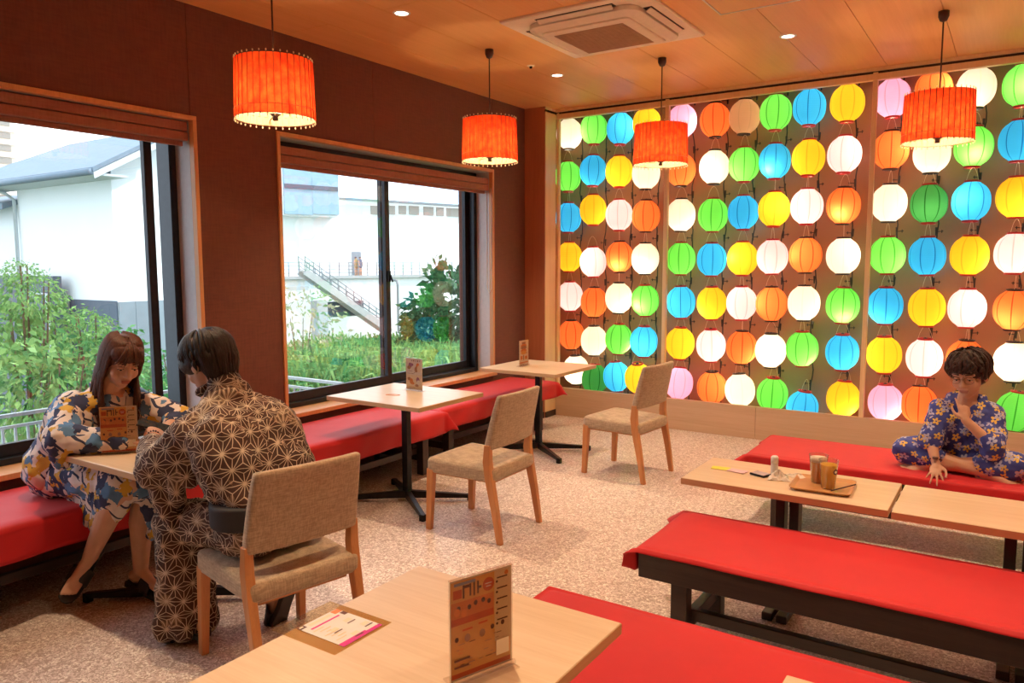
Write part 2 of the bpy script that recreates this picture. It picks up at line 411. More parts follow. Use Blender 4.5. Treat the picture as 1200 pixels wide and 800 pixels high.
for k in range(17):
    t = -1 + 2*k/16
    r = RL*(1-abs(t)**2.25)**(1/2.05); prof.append((max(r, .048), t*HL))
    
lant_meshes = {}
for key in LC: lant_meshes[key] = MB().lathe(prof, 32).mesh('shade', lantern_mat(key), True)
rim_m = {k: MB().lathe([(.046,0),(.056,0),(.056,.014),(.046,.014),(.046,0)], 20).mesh('rim', M[k], True) for k in ('rimred','rimblack')}
hpts = [(-.05+.1*i/10, 0, .10*math.sin(PI*i/10)**.8) for i in range(11)]
hand_m = MB().tube(hpts, .0016, 5).mesh('handle', M['wire'], True)
sock_m = MB().lathe([(.0,.045),(.016,.04),(.016,0),(.012,-.012),(0,-.012)], 10).mesh('socket', M['rimblack'], True)
ldat = {}
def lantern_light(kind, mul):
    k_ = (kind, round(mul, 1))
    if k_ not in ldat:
        l = bpy.data.lights.new('lantern_bulb_and_fill', 'POINT'); l.energy = LANT_W*mul; l.color = (1.0,.84,.62); l.shadow_soft_size = .022; ldat[k_] = l
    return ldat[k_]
ORD = ['top', 'second', 'third', 'fourth', 'fifth', 'sixth', 'bottom']
COLN = ['first','second','third','fourth','fifth','sixth','seventh','eighth','ninth','tenth','eleventh','twelfth','thirteenth','fourteenth','fifteenth','sixteenth','seventeenth','eighteenth','nineteenth']
YL = .40
def px2w(u, q, y):
    d = F + R_*((u-600)/FPX) + U_*((400-q)/FPX); t = (y-CAM.y)/d.y; return CAM + d*t
cols = [
 [(667,157,'w'),(665.5,207,'g'),(666,255,'b'),(667,301,'y'),(668,347,'k'),(669.5,392,'o'),(675,433,'w')],
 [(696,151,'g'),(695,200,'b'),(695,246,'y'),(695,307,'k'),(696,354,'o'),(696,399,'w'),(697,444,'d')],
 [(727,151,'b'),(725.5,201,'y'),(725.5,252,'k'),(726,301,'o'),(725,349,'w'),(725,397,'g'),(722.5,441,'b')],
 [(758,145,'y'),(757,203,'w'),(757,253,'o'),(756,303,'w'),(756,352,'g'),(754.5,400,'b'),(748,443,'y')],
 [(799.5,142,'p'),(798,199,'o'),(798,252,'w'),(798,303,'g'),(798,354,'b'),(797,402,'y'),(795.5,449,'p')],
 [(838,141,'o'),(837,196,'w'),(835.5,252,'g'),(834,304,'b'),(834,355,'y'),(833,404.5,'k'),(834,454,'o')],
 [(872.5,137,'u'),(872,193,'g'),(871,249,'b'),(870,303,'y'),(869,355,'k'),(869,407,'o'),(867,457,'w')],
 [(909,132,'g'),(908,189,'b'),(907,245,'y'),(905,301,'k'),(904,356,'o'),(903,410.5,'w'),(905,462,'g')],
 [(948.5,126,'b'),(947.5,185,'y'),(945.5,242,'k'),(944,299,'o'),(942,355,'w'),(940,408.5,'g'),(940,478,'b')],
 [(993,121,'y'),(989.5,181,'k'),(988.5,241,'o'),(988,300,'w'),(987.5,357.5,'g'),(987,412.5,'b'),(988,467,'y')],
 [(1046,115,'p'),(1044,176,'o'),(1042,238,'w'),(1040,299,'g'),(1037.5,358,'b'),(1036,415.5,'y'),(1037.5,471.5,'p')],
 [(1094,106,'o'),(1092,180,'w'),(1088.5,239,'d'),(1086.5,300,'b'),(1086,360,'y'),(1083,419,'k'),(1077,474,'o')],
 [(1144,103,'w'),(1141,172,'g'),(1138,236,'b'),(1136,299,'y'),(1133,361,'k'),(1131,421,'o'),(1130,481,'w')],
 [(1199,100,'g'),(1194,165,'b'),(1191,231,'y'),(1188.5,297,'k'),(1187.5,363,'o'),(1187.5,424,'w'),(1190,482,'g')]]
wc = []
for c in cols: wc.append([(px2w(u, q, YL), k) for u, q, k in c])
rowz = [sum(c[r][0].z for c in wc)/len(wc) for r in range(7)]
seq = 'bykowg'
for j in range(4):                                   # columns that go on to the right of the frame
    x = wc[13][0][0].x + .29*(j+1); wc.append([(Vector((x, YL, rowz[r])), seq[(j+r) % 6]) for r in range(7)])
rnd = random.Random(3)
for ci, c in enumerate(wc):
    for ri, (p, key) in enumerate(c):
        nm = LC[key][0]
        if ci < 14:
            lab = '%s round paper lantern, %s of the %s column from the left' % (nm, ORD[ri] + (' one' if 0 < ri < 6 else ''), COLN[ci])
        else: lab = '%s round paper lantern, %s row, in column %s beyond the right edge' % (nm, ORD[ri], COLN[ci])
        t = thing('paper_lantern', lab, 'lantern', p, rnd.uniform(0, 6.28), 'paper lanterns hung in columns on the back wall')
        tilt = .16 if ri == 6 else .03
        t.rotation_euler = (rnd.uniform(-tilt, tilt), rnd.uniform(-tilt, tilt), rnd.uniform(0, 6.28))
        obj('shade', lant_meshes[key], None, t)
        rk = 'rimblack' if key in 'wou' else 'rimred'
        obj('rim', rim_m[rk], None, t, loc=(0,0,HL-.006)); obj('rim', rim_m[rk], None, t, loc=(0,0,-HL-.008))
        obj('handle', hand_m, None, t, loc=(0,0,HL+.006)); obj('socket', sock_m, None, t, loc=(0,0,HL-.03))
        if True:
            lo = bpy.data.objects.new('lantern_bulb_and_fill', lantern_light('p', .4 if key in 'du' else 1.0)); COL.objects.link(lo); lo.parent = t  # weak bulb added inside the unlit lanterns for their neighbours' glow
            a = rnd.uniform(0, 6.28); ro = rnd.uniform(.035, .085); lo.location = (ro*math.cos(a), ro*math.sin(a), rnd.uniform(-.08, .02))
    # cable behind the column
    x = c[0][0].x + .055; zt, zb = 2.93, ZL-.1
    n_ = 40
    pts = [(x+.012*math.sin(i*.55+ci)+.006*math.sin(i*1.7), YL+.165+.006*math.cos(i*.9), zt+(zb-zt)*i/n_) for i in range(n_+1)]
    cb = thing('light_cable', 'dark twisted cable running down behind the %s lantern column from the left' % COLN[ci] if ci < 14 else 'dark twisted cable behind lantern column %s beyond the right edge' % COLN[ci],
               'cable', (x, YL+.165, zt), group='cables behind the lanterns')
    obj('cord', MB().tube([(p[0]-x, p[1]-YL-.165, p[2]-zt) for p in pts], .0055, 6), M['cable'], cb, smooth=True)
    for ri in range(7):
        z = c[ri][0].z + HL + .045 - zt; sx = rnd.choice((-1, 1)); mb = MB()
        mb.tube([(0,0,z),(sx*.05,-.01,z+.004)], .0035, 6).tube([(0,0,z-.03),(0,0,z+.035)], [.006,.010], 6).tube([(sx*.04,-.01,z+.014),(sx*.04,-.01,z-.010)], .0035, 6)
        obj('socket_branch', mb, M['cable'], cb, smooth=True)

# ---------------------------------------------------------------- ceiling fittings
M['dlglow'] = emis('downlight_glow', (1.0,.80,.55), 9.0)
DLS = [(.915,-2.80),(.93,-.975),(2.72,-1.02),(2.72,-2.85),(4.55,-1.02),(4.55,-2.85),(6.3,-1.02),(6.3,-2.85),
       (.92,-4.65),(2.72,-4.65),(4.55,-4.65),(6.3,-4.65),(2.72,-6.5),(4.55,-6.5),(6.3,-6.5)]  # unseen, on the grid's spacing; first one added to brighten the couple's table
DLW = ['above the middle window table', 'nearest the corner of the window wall', 'in front of the middle of the lantern wall']
for i, (x, y) in enumerate(DLS):
    lab = 'small round recessed white downlight ' + (DLW[i] if i < 3 else 'out of view over the room, x %.1f y %.1f' % (x, y))
    if i >= 3: lab = 'small round recessed white downlight unseen above the camera side, %s row, %s file' % (['first','second','third','fourth','fifth'][i % 5], ['near','middle','far','outer'][i//5])
    t = thing('recessed_downlight', lab, 'downlight', (x, y, H), group='recessed downlights in the wooden ceiling')
    obj('ring', MB().lathe([(.040,.0),(.040,-.004),(.052,-.004),(.055,.0)], 28), M['white'], t, smooth=True)
    obj('lens', MB().lathe([(.0001,-.0015),(.040,-.0015)], 24), M['dlglow'], t)
    lamp('downlight_lamp', 'SPOT', (0,0,-.012), DOWN_W, WARM, .03, aim=(0,0,-1), parent=t, spot=1.45, blend=.75)
t = thing('smoke_sensor', 'tiny round white sensor on the ceiling beside the air conditioner', 'sensor', (.91,-1.337,H))
obj('plate', MB().lathe([(.0001,-.006),(.026,-.005),(.030,0)], 20), M['acwhite'], t, smooth=True); obj('tip', MB().lathe([(.0001,-.022),(.010,-.02),(.012,-.006)], 12), M['black'], t, smooth=True)
t = thing('ceiling_hatch', 'square ceiling access hatch with a thin white trim, top edge of the photo', 'hatch', (2.72,-1.93,H))
for a in range(4):
    obj('trim_strip', MB().box(-.232,.232,.222,.232,-.004,.001), M['white'], t, rot=(0,0,a*PI/2))
obj('hatch_panel', MB().box(-.218,.218,-.218,.218,-.001,.003), M['ceil'], t)

# cassette air conditioner
ac = thing('ceiling_air_conditioner', 'square cream cassette air conditioner set into the wooden ceiling', 'air conditioner', (1.80,-1.87,H))
def rsq(h, r, z, n=5):
    out = []
    for q, (sx, sy) in enumerate(((1,1),(-1,1),(-1,-1),(1,-1))):
        for k in range(n+1):
            a = q*PI/2 + k*PI/2/n; out.append((sx*(h-r)+r*math.cos(a), sy*(h-r)+r*math.sin(a), z))
    return out
obj('fascia_plate', MB().rings([rsq(.485,.012,0),rsq(.485,.012,-.012),rsq(.478,.012,-.018)]), M['acwhite'], ac)
obj('body', MB().rings([rsq(.375,.10,-.018),rsq(.375,.10,-.045),rsq(.33,.07,-.062),rsq(.325,.07,-.062)]), M['acwhite'], ac, smooth=False, bevel=.003)
obj('grille_frame', MB().rings([rsq(.30,.04,-.062),rsq(.30,.04,-.070),rsq(.292,.035,-.073)]), M['acwhite'], ac)
g_ = obj('grille', MB().box(-.235,.235,-.235,.235,-.0755,-.0725), M['acgrille'], ac)
for k in range(22): obj('grille_slat', MB().box(-.232,.232,-.228+k*.0212,-.221+k*.0212,-.0785,-.0755), M['acgrille'], g_)
for a in range(4):
    r_ = Matrix.Rotation(a*PI/2, 4, 'Z')
    s = obj('air_outlet', MB().box(-.26,.26,.375,.43,-.020,-.0175, M=r_), M['darkslot'], ac)
    obj('louver', MB().box(-.25,.25,-.018,.018,-.003,.003, M=r_ @ Matrix.Translation((0,.405,-.030)) @ Matrix.Rotation(.5,4,'X')), M['acwhite'], ac, bevel=.002)

# pendants with red pleated shades
def shade_mat():
    mt, nt = newmat('red_pleated_paper'); n = N(nt); v = n.coord()
    ge = n.new('ShaderNodeNewGeometry')
    mot = n.noise(v, 26, 4, .6)
    red = n.ramp(mot, [(.3,(.72,.018,.008)),(.75,(.85,.045,.014))])
    col = n.mix(ge.outputs['Backfacing'], red, (.95,.78,.5))
    df = n.new('ShaderNodeBsdfDiffuse'); n.put(df.inputs[0], col); tl = n.new('ShaderNodeBsdfTranslucent'); n.put(tl.inputs[0], n.ramp(mot, [(.3,(.90,.022,.008)),(.75,(1.0,.12,.022))]))
    mx = n.new('ShaderNodeMixShader'); mx.inputs[0].default_value = .5
    nt.links.new(df.outputs[0], mx.inputs[1]); nt.links.new(tl.outputs[0], mx.inputs[2])
    o = n.new('ShaderNodeOutputMaterial'); nt.links.new(mx.outputs[0], o.inputs[0]); return mt
M['shade'] = shade_mat(); M['bead'] = pbr('cream_bead', (.85,.66,.42), .4); M['shadetrim'] = pbr('dark_red_trim', (.16,.012,.01), .5)
M['bulb'] = emis('bulb_glow', (1.0,.78,.45), 18.0); M['cordred'] = pbr('dark_red_cord', (.06,.014,.012), .5)
ZP, RP, HP = 2.25, .195, .285
def pendant(x, y, label):
    t = thing('pendant_lamp', label, 'pendant lamp', (x, y, H), group='red drum pendant lamps')
    zb = ZP-H
    obj('ceiling_rose', MB().lathe([(.0001,0),(.030,0),(.030,-.03),(.020,-.055),(.006,-.062),(.0001,-.062)], 20), M['cordred'], t, smooth=True)
    obj('cord', MB().tube([(0,0,-.06),(0,0,zb+HP-.02)], .0045, 8), M['cordred'], t, smooth=True)
    NR = 36
    pf = []
    n_ = NR*4
    def ring(z, r):
        return [((r+.004*abs(math.sin(PI*i/4)))*math.cos(2*PI*i/n_), (r+.004*abs(math.sin(PI*i/4)))*math.sin(2*PI*i/n_), z) for i in range(n_)]
    sh = obj('shade', MB().rings([ring(zb+HP*k/6, RP-.008*k/6) for k in range(7)], caps=False), M['shade'], t, smooth=True)
    mb = MB(); mc = MB()
    for i in range(NR):
        a = 2*PI*i/NR; c, s = math.cos(a), math.sin(a)
        mb.tube([(c*(RP+.002), s*(RP+.002), zb-.004), (c*(RP-.006), s*(RP-.006), zb+HP+.004)], .0023, 4)
        mc.lathe([(.0001,-.006),(.0034,-.003),(.0034,.003),(.0001,.006)], 6, (c*(RP+.002), s*(RP+.002), zb-.010))
        mc.lathe([(.0001,-.006),(.0034,-.003),(.0034,.003),(.0001,.006)], 6, (c*(RP-.006), s*(RP-.006), zb+HP+.010))
    for z, r in ((zb+.002, RP+.002), (zb+.045, RP+.003)):
        mb.tube([(r*math.cos(2*PI*i/48), r*math.sin(2*PI*i/48), z) for i in range(49)], .0016, 4, caps=False)
    tag(obj('ribs', mb, M['shadetrim'], sh), kind='stuff'); tag(obj('bead_tips', mc, M['bead'], sh, smooth=True), kind='stuff')
    mb = MB()
    for a in (.5, .5+2*PI/3, .5+4*PI/3): mb.bar((0,0,zb+.03),(math.cos(a)*(RP-.002),math.sin(a)*(RP-.002),zb+.03), .006)
    obj('support_arms', mb, M['bead'], t)
    obj('finial', MB().lathe([(.0001,.02),(.028,.012),(.012,.0),(.014,-.018),(.0001,-.020)], 14, (0,0,zb+.015)), M['cordred'], t, smooth=True)
    obj('lamp_holder', MB().lathe([(.0001,.07),(.022,.06),(.022,.0),(.0001,-.002)], 12, (0,0,zb+HP*.62)), M['bead'], t, smooth=True)
    obj('bulb', MB().lathe([(.0001,-.06),(.02,-.055),(.032,-.03),(.022,.0),(.014,.02)], 16, (0,0,zb+HP*.55)), M['bulb'], t, smooth=True)
    lamp('pendant_bulb', 'POINT', (0,0,zb+.09), PEND_W, (1.0,.74,.42), .03, parent=t)
pendant(.90,-3.75, 'large red pleated drum pendant between the two windows, nearest the couple')
pendant(.90,-1.87, 'red pleated drum pendant hanging before the right end of the second window')
pendant(1.82,-.98, 'red pleated drum pendant in front of the left part of the lantern wall')
pendant(3.62,-1.01, 'red pleated drum pendant in front of the right part of the lantern wall')
# ================================================================ chairs
def make_chair(label, loc, rz):
    """front of the chair looks along -x"""
    t = thing('dining_chair', label, 'chair', loc, rz, 'upholstered chairs at the window tables')
    mb = MB(); n = 8
    def seat(u, v, top):
        x = -.235+.455*u; y = (-.225+.45*v)
        return (x, y, (.425+.012*math.sin(PI*v)*math.sin(PI*min(1,u*1.1)) - .012*u) if top else .335)
    rg = []
    for u in [0,.1,.3,.5,.7,.9,1]:
        rg.append([seat(u, v, True) for v in [0,.15,.5,.85,1]] + [seat(u, v, False) for v in [1,.85,.5,.15,0]])
    obj('seat', MB().rings(rg), M['chairfab'], t, bevel=.022, seg=3, smooth=True)
    rg = []
    for k in range(9):
        z = .515+.305*k/8; xo = .180+.072*(k/8)**1.15; th = .05-.012*k/8; hw = .224-.014*(k/8)**2
        row = []
        for j in range(7):
            v = -1+2*j/6; row.append((xo-th/2-.0+.018*(1-v*v)*1.0, hw*v, z))
        for j in range(6,-1,-1):
            v = -1+2*j/6; row.append((xo+th/2+.018*(1-v*v), hw*v, z))
        rg.append(row)
    obj('backrest', MB().rings(rg), M['chairfab'], t, bevel=.014, seg=3, smooth=True)
    for s in (-1, 1):
        obj('leg', MB().bar((-.228,s*.212,0),(-.212,s*.205,.36),.030,.034,up=(1,0,0),w2=.040,h2=.044), M['legwood'], t, bevel=.004)
        mb = MB()
        mb.rings([[(x0+dx*a, s*.214+dy*b, z) for dx, dy in ((-1,-1),(1,-1),(1,1),(-1,1))] for x0, z, a, b in
                  ((.258,0,.015,.015),(.225,.20,.020,.017),(.192,.36,.024,.018),(.180,.45,.023,.018),(.184,.545,.018,.016))])
        obj('leg', mb, M['legwood'], t, bevel=.004)
    obj('seat_rail', MB().box(-.20,.19,-.18,.18,.322,.34), M['legwood'], t)
    return t
ch = make_chair('beige upholstered chair in the middle, at the second window table', (1.535,-2.865,0), .03)
tr_ = [(c, kids(c)) for c in kids(ch)]
dup(ch, (1.745,-1.352,0), -.08, 'beige upholstered chair farthest back, at the corner table before the lantern wall', tree=tr_)
dup(ch, (1.746,-4.505,0), -.20, 'beige upholstered chair in which the man in the star-patterned robe sits', tree=tr_)

# ================================================================ pedestal tables
def make_table(label, loc, sx=.74, sy=.64, rz=0, topmat='tabletop', foot=(.34,.245), h=.70):
    t = thing('pedestal_table', label, 'table', loc, rz, 'square pedestal tables along the windows')
    obj('tabletop', MB().box(-sx/2,sx/2,-sy/2,sy/2,h-.028,h), [M[topmat]], t, bevel=.002)
    obj('edge_band', MB().box(-sx/2-.0012,sx/2+.0012,-sy/2-.0012,sy/2+.0012,h-.027,h-.002), M['edge'], t, bevel=.001)
    obj('top_plate', MB().box(-.14,.14,-.14,.14,h-.038,h-.028).bar((-.17,-.12,h-.034),(.17,.12,h-.034),.03,.01), M['black'], t)
    obj('column', MB().box(-.022,.022,-.022,.022,.03,h-.03), M['black'], t, bevel=.003)
    for sxx, syy in ((1,1),(1,-1),(-1,1),(-1,-1)):
        obj('foot', MB().bar((0,0,.052),(sxx*foot[0],syy*foot[1],.030),.036,.050,w2=.030,h2=.022).bar((sxx*foot[0]*.97,syy*foot[1]*.97,.04),(sxx*foot[0]*.97,syy*foot[1]*.97,0),.034,.034), M['black'], t, bevel=.003)
    return t
tb = make_table('light wood square pedestal table in the middle, holding only a picture menu', (.865,-2.765,0), .76, .63)
make_table('light wood square pedestal table in the far corner beside the lantern wall', (.885,-1.18,0), .70, .655)
make_table('light wood square pedestal table shared by the seated couple at the left', (.955,-4.435,0), .74, .63)
nt1 = make_table('large light wood table in the foreground with a standing menu and a printed sticker', (3.049,-5.22,0), .607, .76, topmat='tabletop', foot=(.24,.30))
nt1['group'] = 'foreground pedestal tables'
nt2 = make_table('light wood table whose corner just shows at the bottom edge of the photo', (4.03,-5.24,0), .607, .76, topmat='tabletop', foot=(.24,.30))
nt2['group'] = 'foreground pedestal tables'

# ================================================================ long low tables
def low_table(label, x0, x1, y0, y1, h):
    cx, cy_ = (x0+x1)/2, (y0+y1)/2; sx, sy = (x1-x0)/2, (y1-y0)/2
    t = thing('low_table', label, 'table', (cx,cy_,0), 0, 'low wooden tables between the red benches')
    obj('tabletop', MB().box(-sx,sx,-sy,sy,h-.03,h), M['tabletop'], t, bevel=.002)
    obj('edge_band', MB().box(-sx-.001,sx+.001,-sy-.001,sy+.001,h-.029,h-.002), M['edge'], t)
    for s in (-1,1): obj('post', MB().box(s*.030-.020,s*.030+.020,-.035,.035,.03,h-.03), M['darkwood'], t, bevel=.003)
    obj('top_plate', MB().box(-.10,.10,-.17,.17,h-.042,h-.03), M['black'], t)
    for s in (-1,1): obj('foot', MB().box(s*.030-.022,s*.030+.022,-.2,.2,0,.035), M['darkwood'], t, bevel=.004)
    return t
LZ = .57
low_table('low light wood table with the tray, two drinks and tissues', 2.865, 3.70, -3.19, -2.76, LZ)
low_table('empty low light wood table in front of the cross-legged boy', 3.715, 4.55, -3.20, -2.77, LZ)

# ================================================================ benches and cloths
def bench(label, x0, x1, y0, y1, top, group, ap=.075):
    """dark timber bench: apron boards, legs, stretchers; the long axis is the longer side"""
    cx, cy_ = (x0+x1)/2, (y0+y1)/2; a, b = (x1-x0)/2, (y1-y0)/2
    rz = 0
    if b > a: rz = PI/2; a, b = b, a
    t = thing('timber_bench', label, 'bench', (cx,cy_,0), rz, group)
    h = top-.006
    obj('seat_board', MB().box(-a+.02,a-.02,-b+.02,b-.02,h-.03,h), M['darkwood'], t)
    for s in (-1,1):
        obj('apron', MB().box(-a,a,s*b-(.025 if s>0 else 0),s*b+(0 if s>0 else .025),h-ap,h), M['darkwood'], t, bevel=.003)
        obj('end_board', MB().box(s*a-(.03 if s>0 else 0),s*a+(0 if s>0 else .03),-b+.025,b-.025,h-ap,h), M['darkwood'], t, bevel=.003)
        for q in (-1,1):
            obj('leg', MB().box(s*(a-.155)-.032,s*(a-.155)+.032,q*(b-.055)-.03,q*(b-.055)+.03,0,h-.03), M['darkwood'], t, bevel=.004)
        obj('cross_rail', MB().box(s*(a-.155)-.02,s*(a-.155)+.02,-b+.08,b-.08,.10,.15), M['darkwood'], t, bevel=.003)
        obj('stretcher', MB().box(-a+.15,a-.15,s*(b-.10)-.016,s*(b-.10)+.016,.15,.195), M['darkwood'], t, bevel=.003)
    return t
def drape(label, x0, x1, y0, y1, top, ov, group, seed=1, flare=.45, nu=90, nv=34):
    """cloth lying over a board; ov = overhang at x0, x1, y0, y1"""
    rr = random.Random(seed); ph = [rr.uniform(0, 6.28) for _ in range(6)]
    cx, cy_ = (x0+x1)/2, (y0+y1)/2
    A0, A1, B0, B1 = x0-cx, x1-cx, y0-cy_, y1-cy_
    us = sorted(set([A0-ov[0]*(1-i/8) for i in range(8)] + [A0+(A1-A0)*i/nu for i in range(nu+1)] + [A1+ov[1]*(i+1)/8 for i in range(8)]))
    vs = sorted(set([B0-ov[2]*(1-i/8) for i in range(8)] + [B0+(B1-B0)*i/nv for i in range(nv+1)] + [B1+ov[3]*(i+1)/8 for i in range(8)]))
    rd = .018
    def pos(u, v):
        du = (u-A1) if u > A1 else (u-A0 if u < A0 else 0); dv = (v-B1) if v > B1 else (v-B0 if v < B0 else 0)
        x = min(max(u, A0), A1); y = min(max(v, B0), B1)
        z = .0022*math.sin(u*5+ph[0])*math.sin(v*7+ph[1]) + .001*math.sin(u*17+ph[2]+v*3)
        d = math.hypot(du, dv)
        if d > 0:
            nx, ny = du/d, dv/d
            diag = 2*abs(nx*ny)                       # 1 in the corner's diagonal
            out = min(d, rd)*.75 + flare*diag*d + .07*d
            wave = .010*math.sin((u if abs(ny) > .5 else v)*9+ph[3])*min(1, d/.08) + .005*math.sin((u+v)*23+ph[4])*min(1, d/.08)
            out = max(.004, out + wave)
            x += nx*out; y += ny*out
            z = -max(0, d-rd*.4)*(1-.30*diag) - .001
        ex = min(abs(x-A0), abs(x-A1), abs(y-B0), abs(y-B1)) if d == 0 else 0
        if d == 0 and ex < rd: z -= .006*(1-ex/rd)**2
        return (x, y, z+.006)
    mb = MB(); W = len(vs)
    mb.v = [pos(u, v) for u in us for v in vs]
    for i in range(len(us)-1):
        for j in range(W-1):
            mb.f.append((i*W+j, (i+1)*W+j, (i+1)*W+j+1, i*W+j+1)); mb.m.append(0)
    o = obj('felt_cloth', mb, M['felt'], None, loc=(cx, cy_, top), smooth=True, solid=.004)
    tag(o, label, 'cloth', group)
    return o
G1 = 'red covered benches under the windows'; G2 = 'red covered benches on the right'
bench('dark timber bench under the left part of the windows, where the woman sits', .05, .585, -6.2, -2.06, .432, G1)
bench('dark timber bench in the far corner under the end of the windows', .05, .53, -2.00, -.36, .432, G1)
drape('red felt cloth over the wall bench where the woman sits', .045, .60, -6.2, -2.045, .437, (.0,.165,.05,.14), 'red felt cloths on the window benches', 3, flare=.30, nu=24, nv=120)
drape('red felt cloth over the short wall bench in the far corner', .045, .545, -2.03, -.34, .437, (.0,.155,.07,.13), 'red felt cloths on the window benches', 9, flare=.45, nu=24, nv=60)
bench('dark timber bench in the middle right, its apron showing under the cloth', 2.905, 5.0, -3.735, -3.215, .415, G2, ap=.095)
bench('dark timber bench on the near right behind the foreground table', 2.81, 4.9, -4.80, -4.235, .415, G2)
bench('dark timber bench before the lantern wall on which the boy sits', 2.83, 4.9, -2.02, -1.47, .415, G2)
drape('red felt cloth over the middle right bench, corners poking out at its left end', 2.90, 5.0, -3.725, -3.205, .42, (.10,.05,.022,.06), 'red felt cloths on the right benches', 5, flare=1.1)
drape('red felt cloth over the near bench, filling the lower middle of the photo', 2.80, 4.9, -4.80, -4.225, .42, (.07,.05,.09,.05), 'red felt cloths on the right benches', 6, flare=.5)
drape('red felt cloth over the bench where the boy sits cross-legged', 2.82, 4.9, -2.03, -1.46, .42, (.10,.05,.055,.06), 'red felt cloths on the right benches', 7, flare=1.0)

# ================================================================ menus
PR = [pbr('print_%d' % i, c, .45, 0, .02, spec=.3) for i, c in enumerate([(.86,.45,.12),(.66,.12,.03),(.14,.05,.03),(.85,.66,.38),(.78,.25,.07),(.82,.78,.74),(.70,.03,.25),(.45,.24,.14),(.35,.17,.30),(.86,.74,.55),(.30,.33,.42)])]
mt, nt = newmat('clear_acrylic'); n = N(nt)
tr = n.new('ShaderNodeBsdfTransparent'); tr.inputs[0].default_value = (.93,.90,.88,1); gl = n.new('ShaderNodeBsdfGlossy'); gl.inputs['Roughness'].default_value = .05
mx = n.new('ShaderNodeMixShader'); n.put(mx.inputs[0], n.math('MULTIPLY', n.fres(1.49), .6))
nt.links.new(tr.outputs[0], mx.inputs[1]); nt.links.new(gl.outputs[0], mx.inputs[2]); o = n.new('ShaderNodeOutputMaterial'); nt.links.new(mx.outputs[0], o.inputs[0]); M['acrylic'] = mt
class Print:
    """flat print in the x-z plane, facing -y; mirrored on the back too"""
    def __init__(s): s.mb = MB(); s.k = 0
    def r(s, x0, x1, z0, z1, mi, off=None):
        s.k += 1; e = .0009 + .00004*s.k if off is None else off
        s.mb.add([(x0,-e,z0),(x1,-e,z0),(x1,-e,z1),(x0,-e,z1)], [(0,1,2,3)], mi); return s
    def d(s, x, z, r, mi, n=10, sq=1):
        s.k += 1; e = .0009 + .00004*s.k
        s.mb.add([(x+r*math.cos(2*PI*i/n), -e, z+r*sq*math.sin(2*PI*i/n)) for i in range(n)], [tuple(range(n))], mi); return s
def drink_print():
    p = Print(); rr = random.Random(4)
    p.r(.003,.145,.010,.207,0).r(.003,.145,.010,.020,1).r(.003,.104,.118,.165,4).r(.003,.104,.118,.132,1).r(.106,.145,.06,.207,3)
    for i in range(5): p.r(.112,.138,.19-.022*i,.193-.022*i,2); p.d(.112, .184-.022*i, .0028, 2)
    p.r(.008,.028,.172,.190,1); p.r(.030,.034,.170,.197,2).r(.034,.046,.190,.196,2).r(.046,.050,.172,.197,2).r(.055,.059,.170,.198,2).r(.064,.068,.172,.198,2).r(.068,.074,.182,.187,2)
    p.d(.091,.185,.014,1,16); p.r(.083,.099,.186,.188,5).r(.085,.097,.180,.182,5); p.r(.010,.060,.198,.204,10); p.d(.120,.199,.005,3).d(.135,.199,.005,4)
    for x, z, c in ((.020,.152,2),(.045,.150,2),(.060,.155,2),(.078,.156,2),(.092,.150,2),(.015,.090,2),(.040,.088,7),(.075,.088,7),(.100,.094,2),(.125,.096,2),(.016,.145,4),(.032,.140,4)): p.d(x, z, .0045 if c == 2 else .007, c, 10, 1.2)
    p.r(.028,.052,.104,.108,1).r(.066,.088,.108,.112,1)
    for i in range(26):
        x = rr.uniform(.008,.125); z = rr.choice([.030,.036,.044,.052,.060,.068,.078]) ; w_ = rr.uniform(.006,.016); p.r(x,x+w_,z,z+.0016,rr.choice([2,7,7,4]))
    p.r(.008,.045,.046,.050,2).r(.008,.042,.032,.036,2).r(.108,.140,.030,.062,9)
    return p.mb.mesh('print_drinks', PR)
def sweets_print():
    p = Print(); rr = random.Random(8)
    p.r(.003,.145,.010,.207,5).r(.003,.145,.010,.103,9).r(.003,.145,.010,.030,3)
    for i in range(5): p.d(.055+.018*i,.196,.005,2 if i%2 else 10)
    for x, z, c, q in ((.040,.165,8,1.1),(.030,.150,7,.8),(.055,.170,8,.6),(.110,.160,4,1.5),(.095,.140,7,1.2),(.120,.145,9,1.5),(.030,.075,7,.7),(.050,.060,4,1.2),(.062,.048,4,.6),(.110,.070,8,1.3),(.115,.055,5,1.0),(.100,.035,7,.6)):
        p.d(x, z, .016, c, 14, q)
    for i in range(12): x = rr.uniform(.01,.10); z = rr.choice((.020,.110,.118,.126)); p.r(x,x+rr.uniform(.01,.03),z,z+.002,rr.choice((2,7,8)))
    return p.mb.mesh('print_sweets', PR)
def noodles_print():
    p = Print()
    p.r(.003,.145,.010,.207,9)
    for z, c in ((.165,4),(.150,7),(.125,4),(.110,0)): p.d(.070, z, .045, c, 16, .35)
    p.r(.04,.10,.180,.196,7).r(.02,.05,.055,.085,4).r(.06,.075,.05,.09,7).r(.09,.125,.055,.08,4).r(.115,.122,.10,.108,2).r(.01,.14,.025,.035,4).r(.01,.09,.015,.019,7).r(.12,.14,.15,.20,5)
    return p.mb.mesh('print_meals', PR)
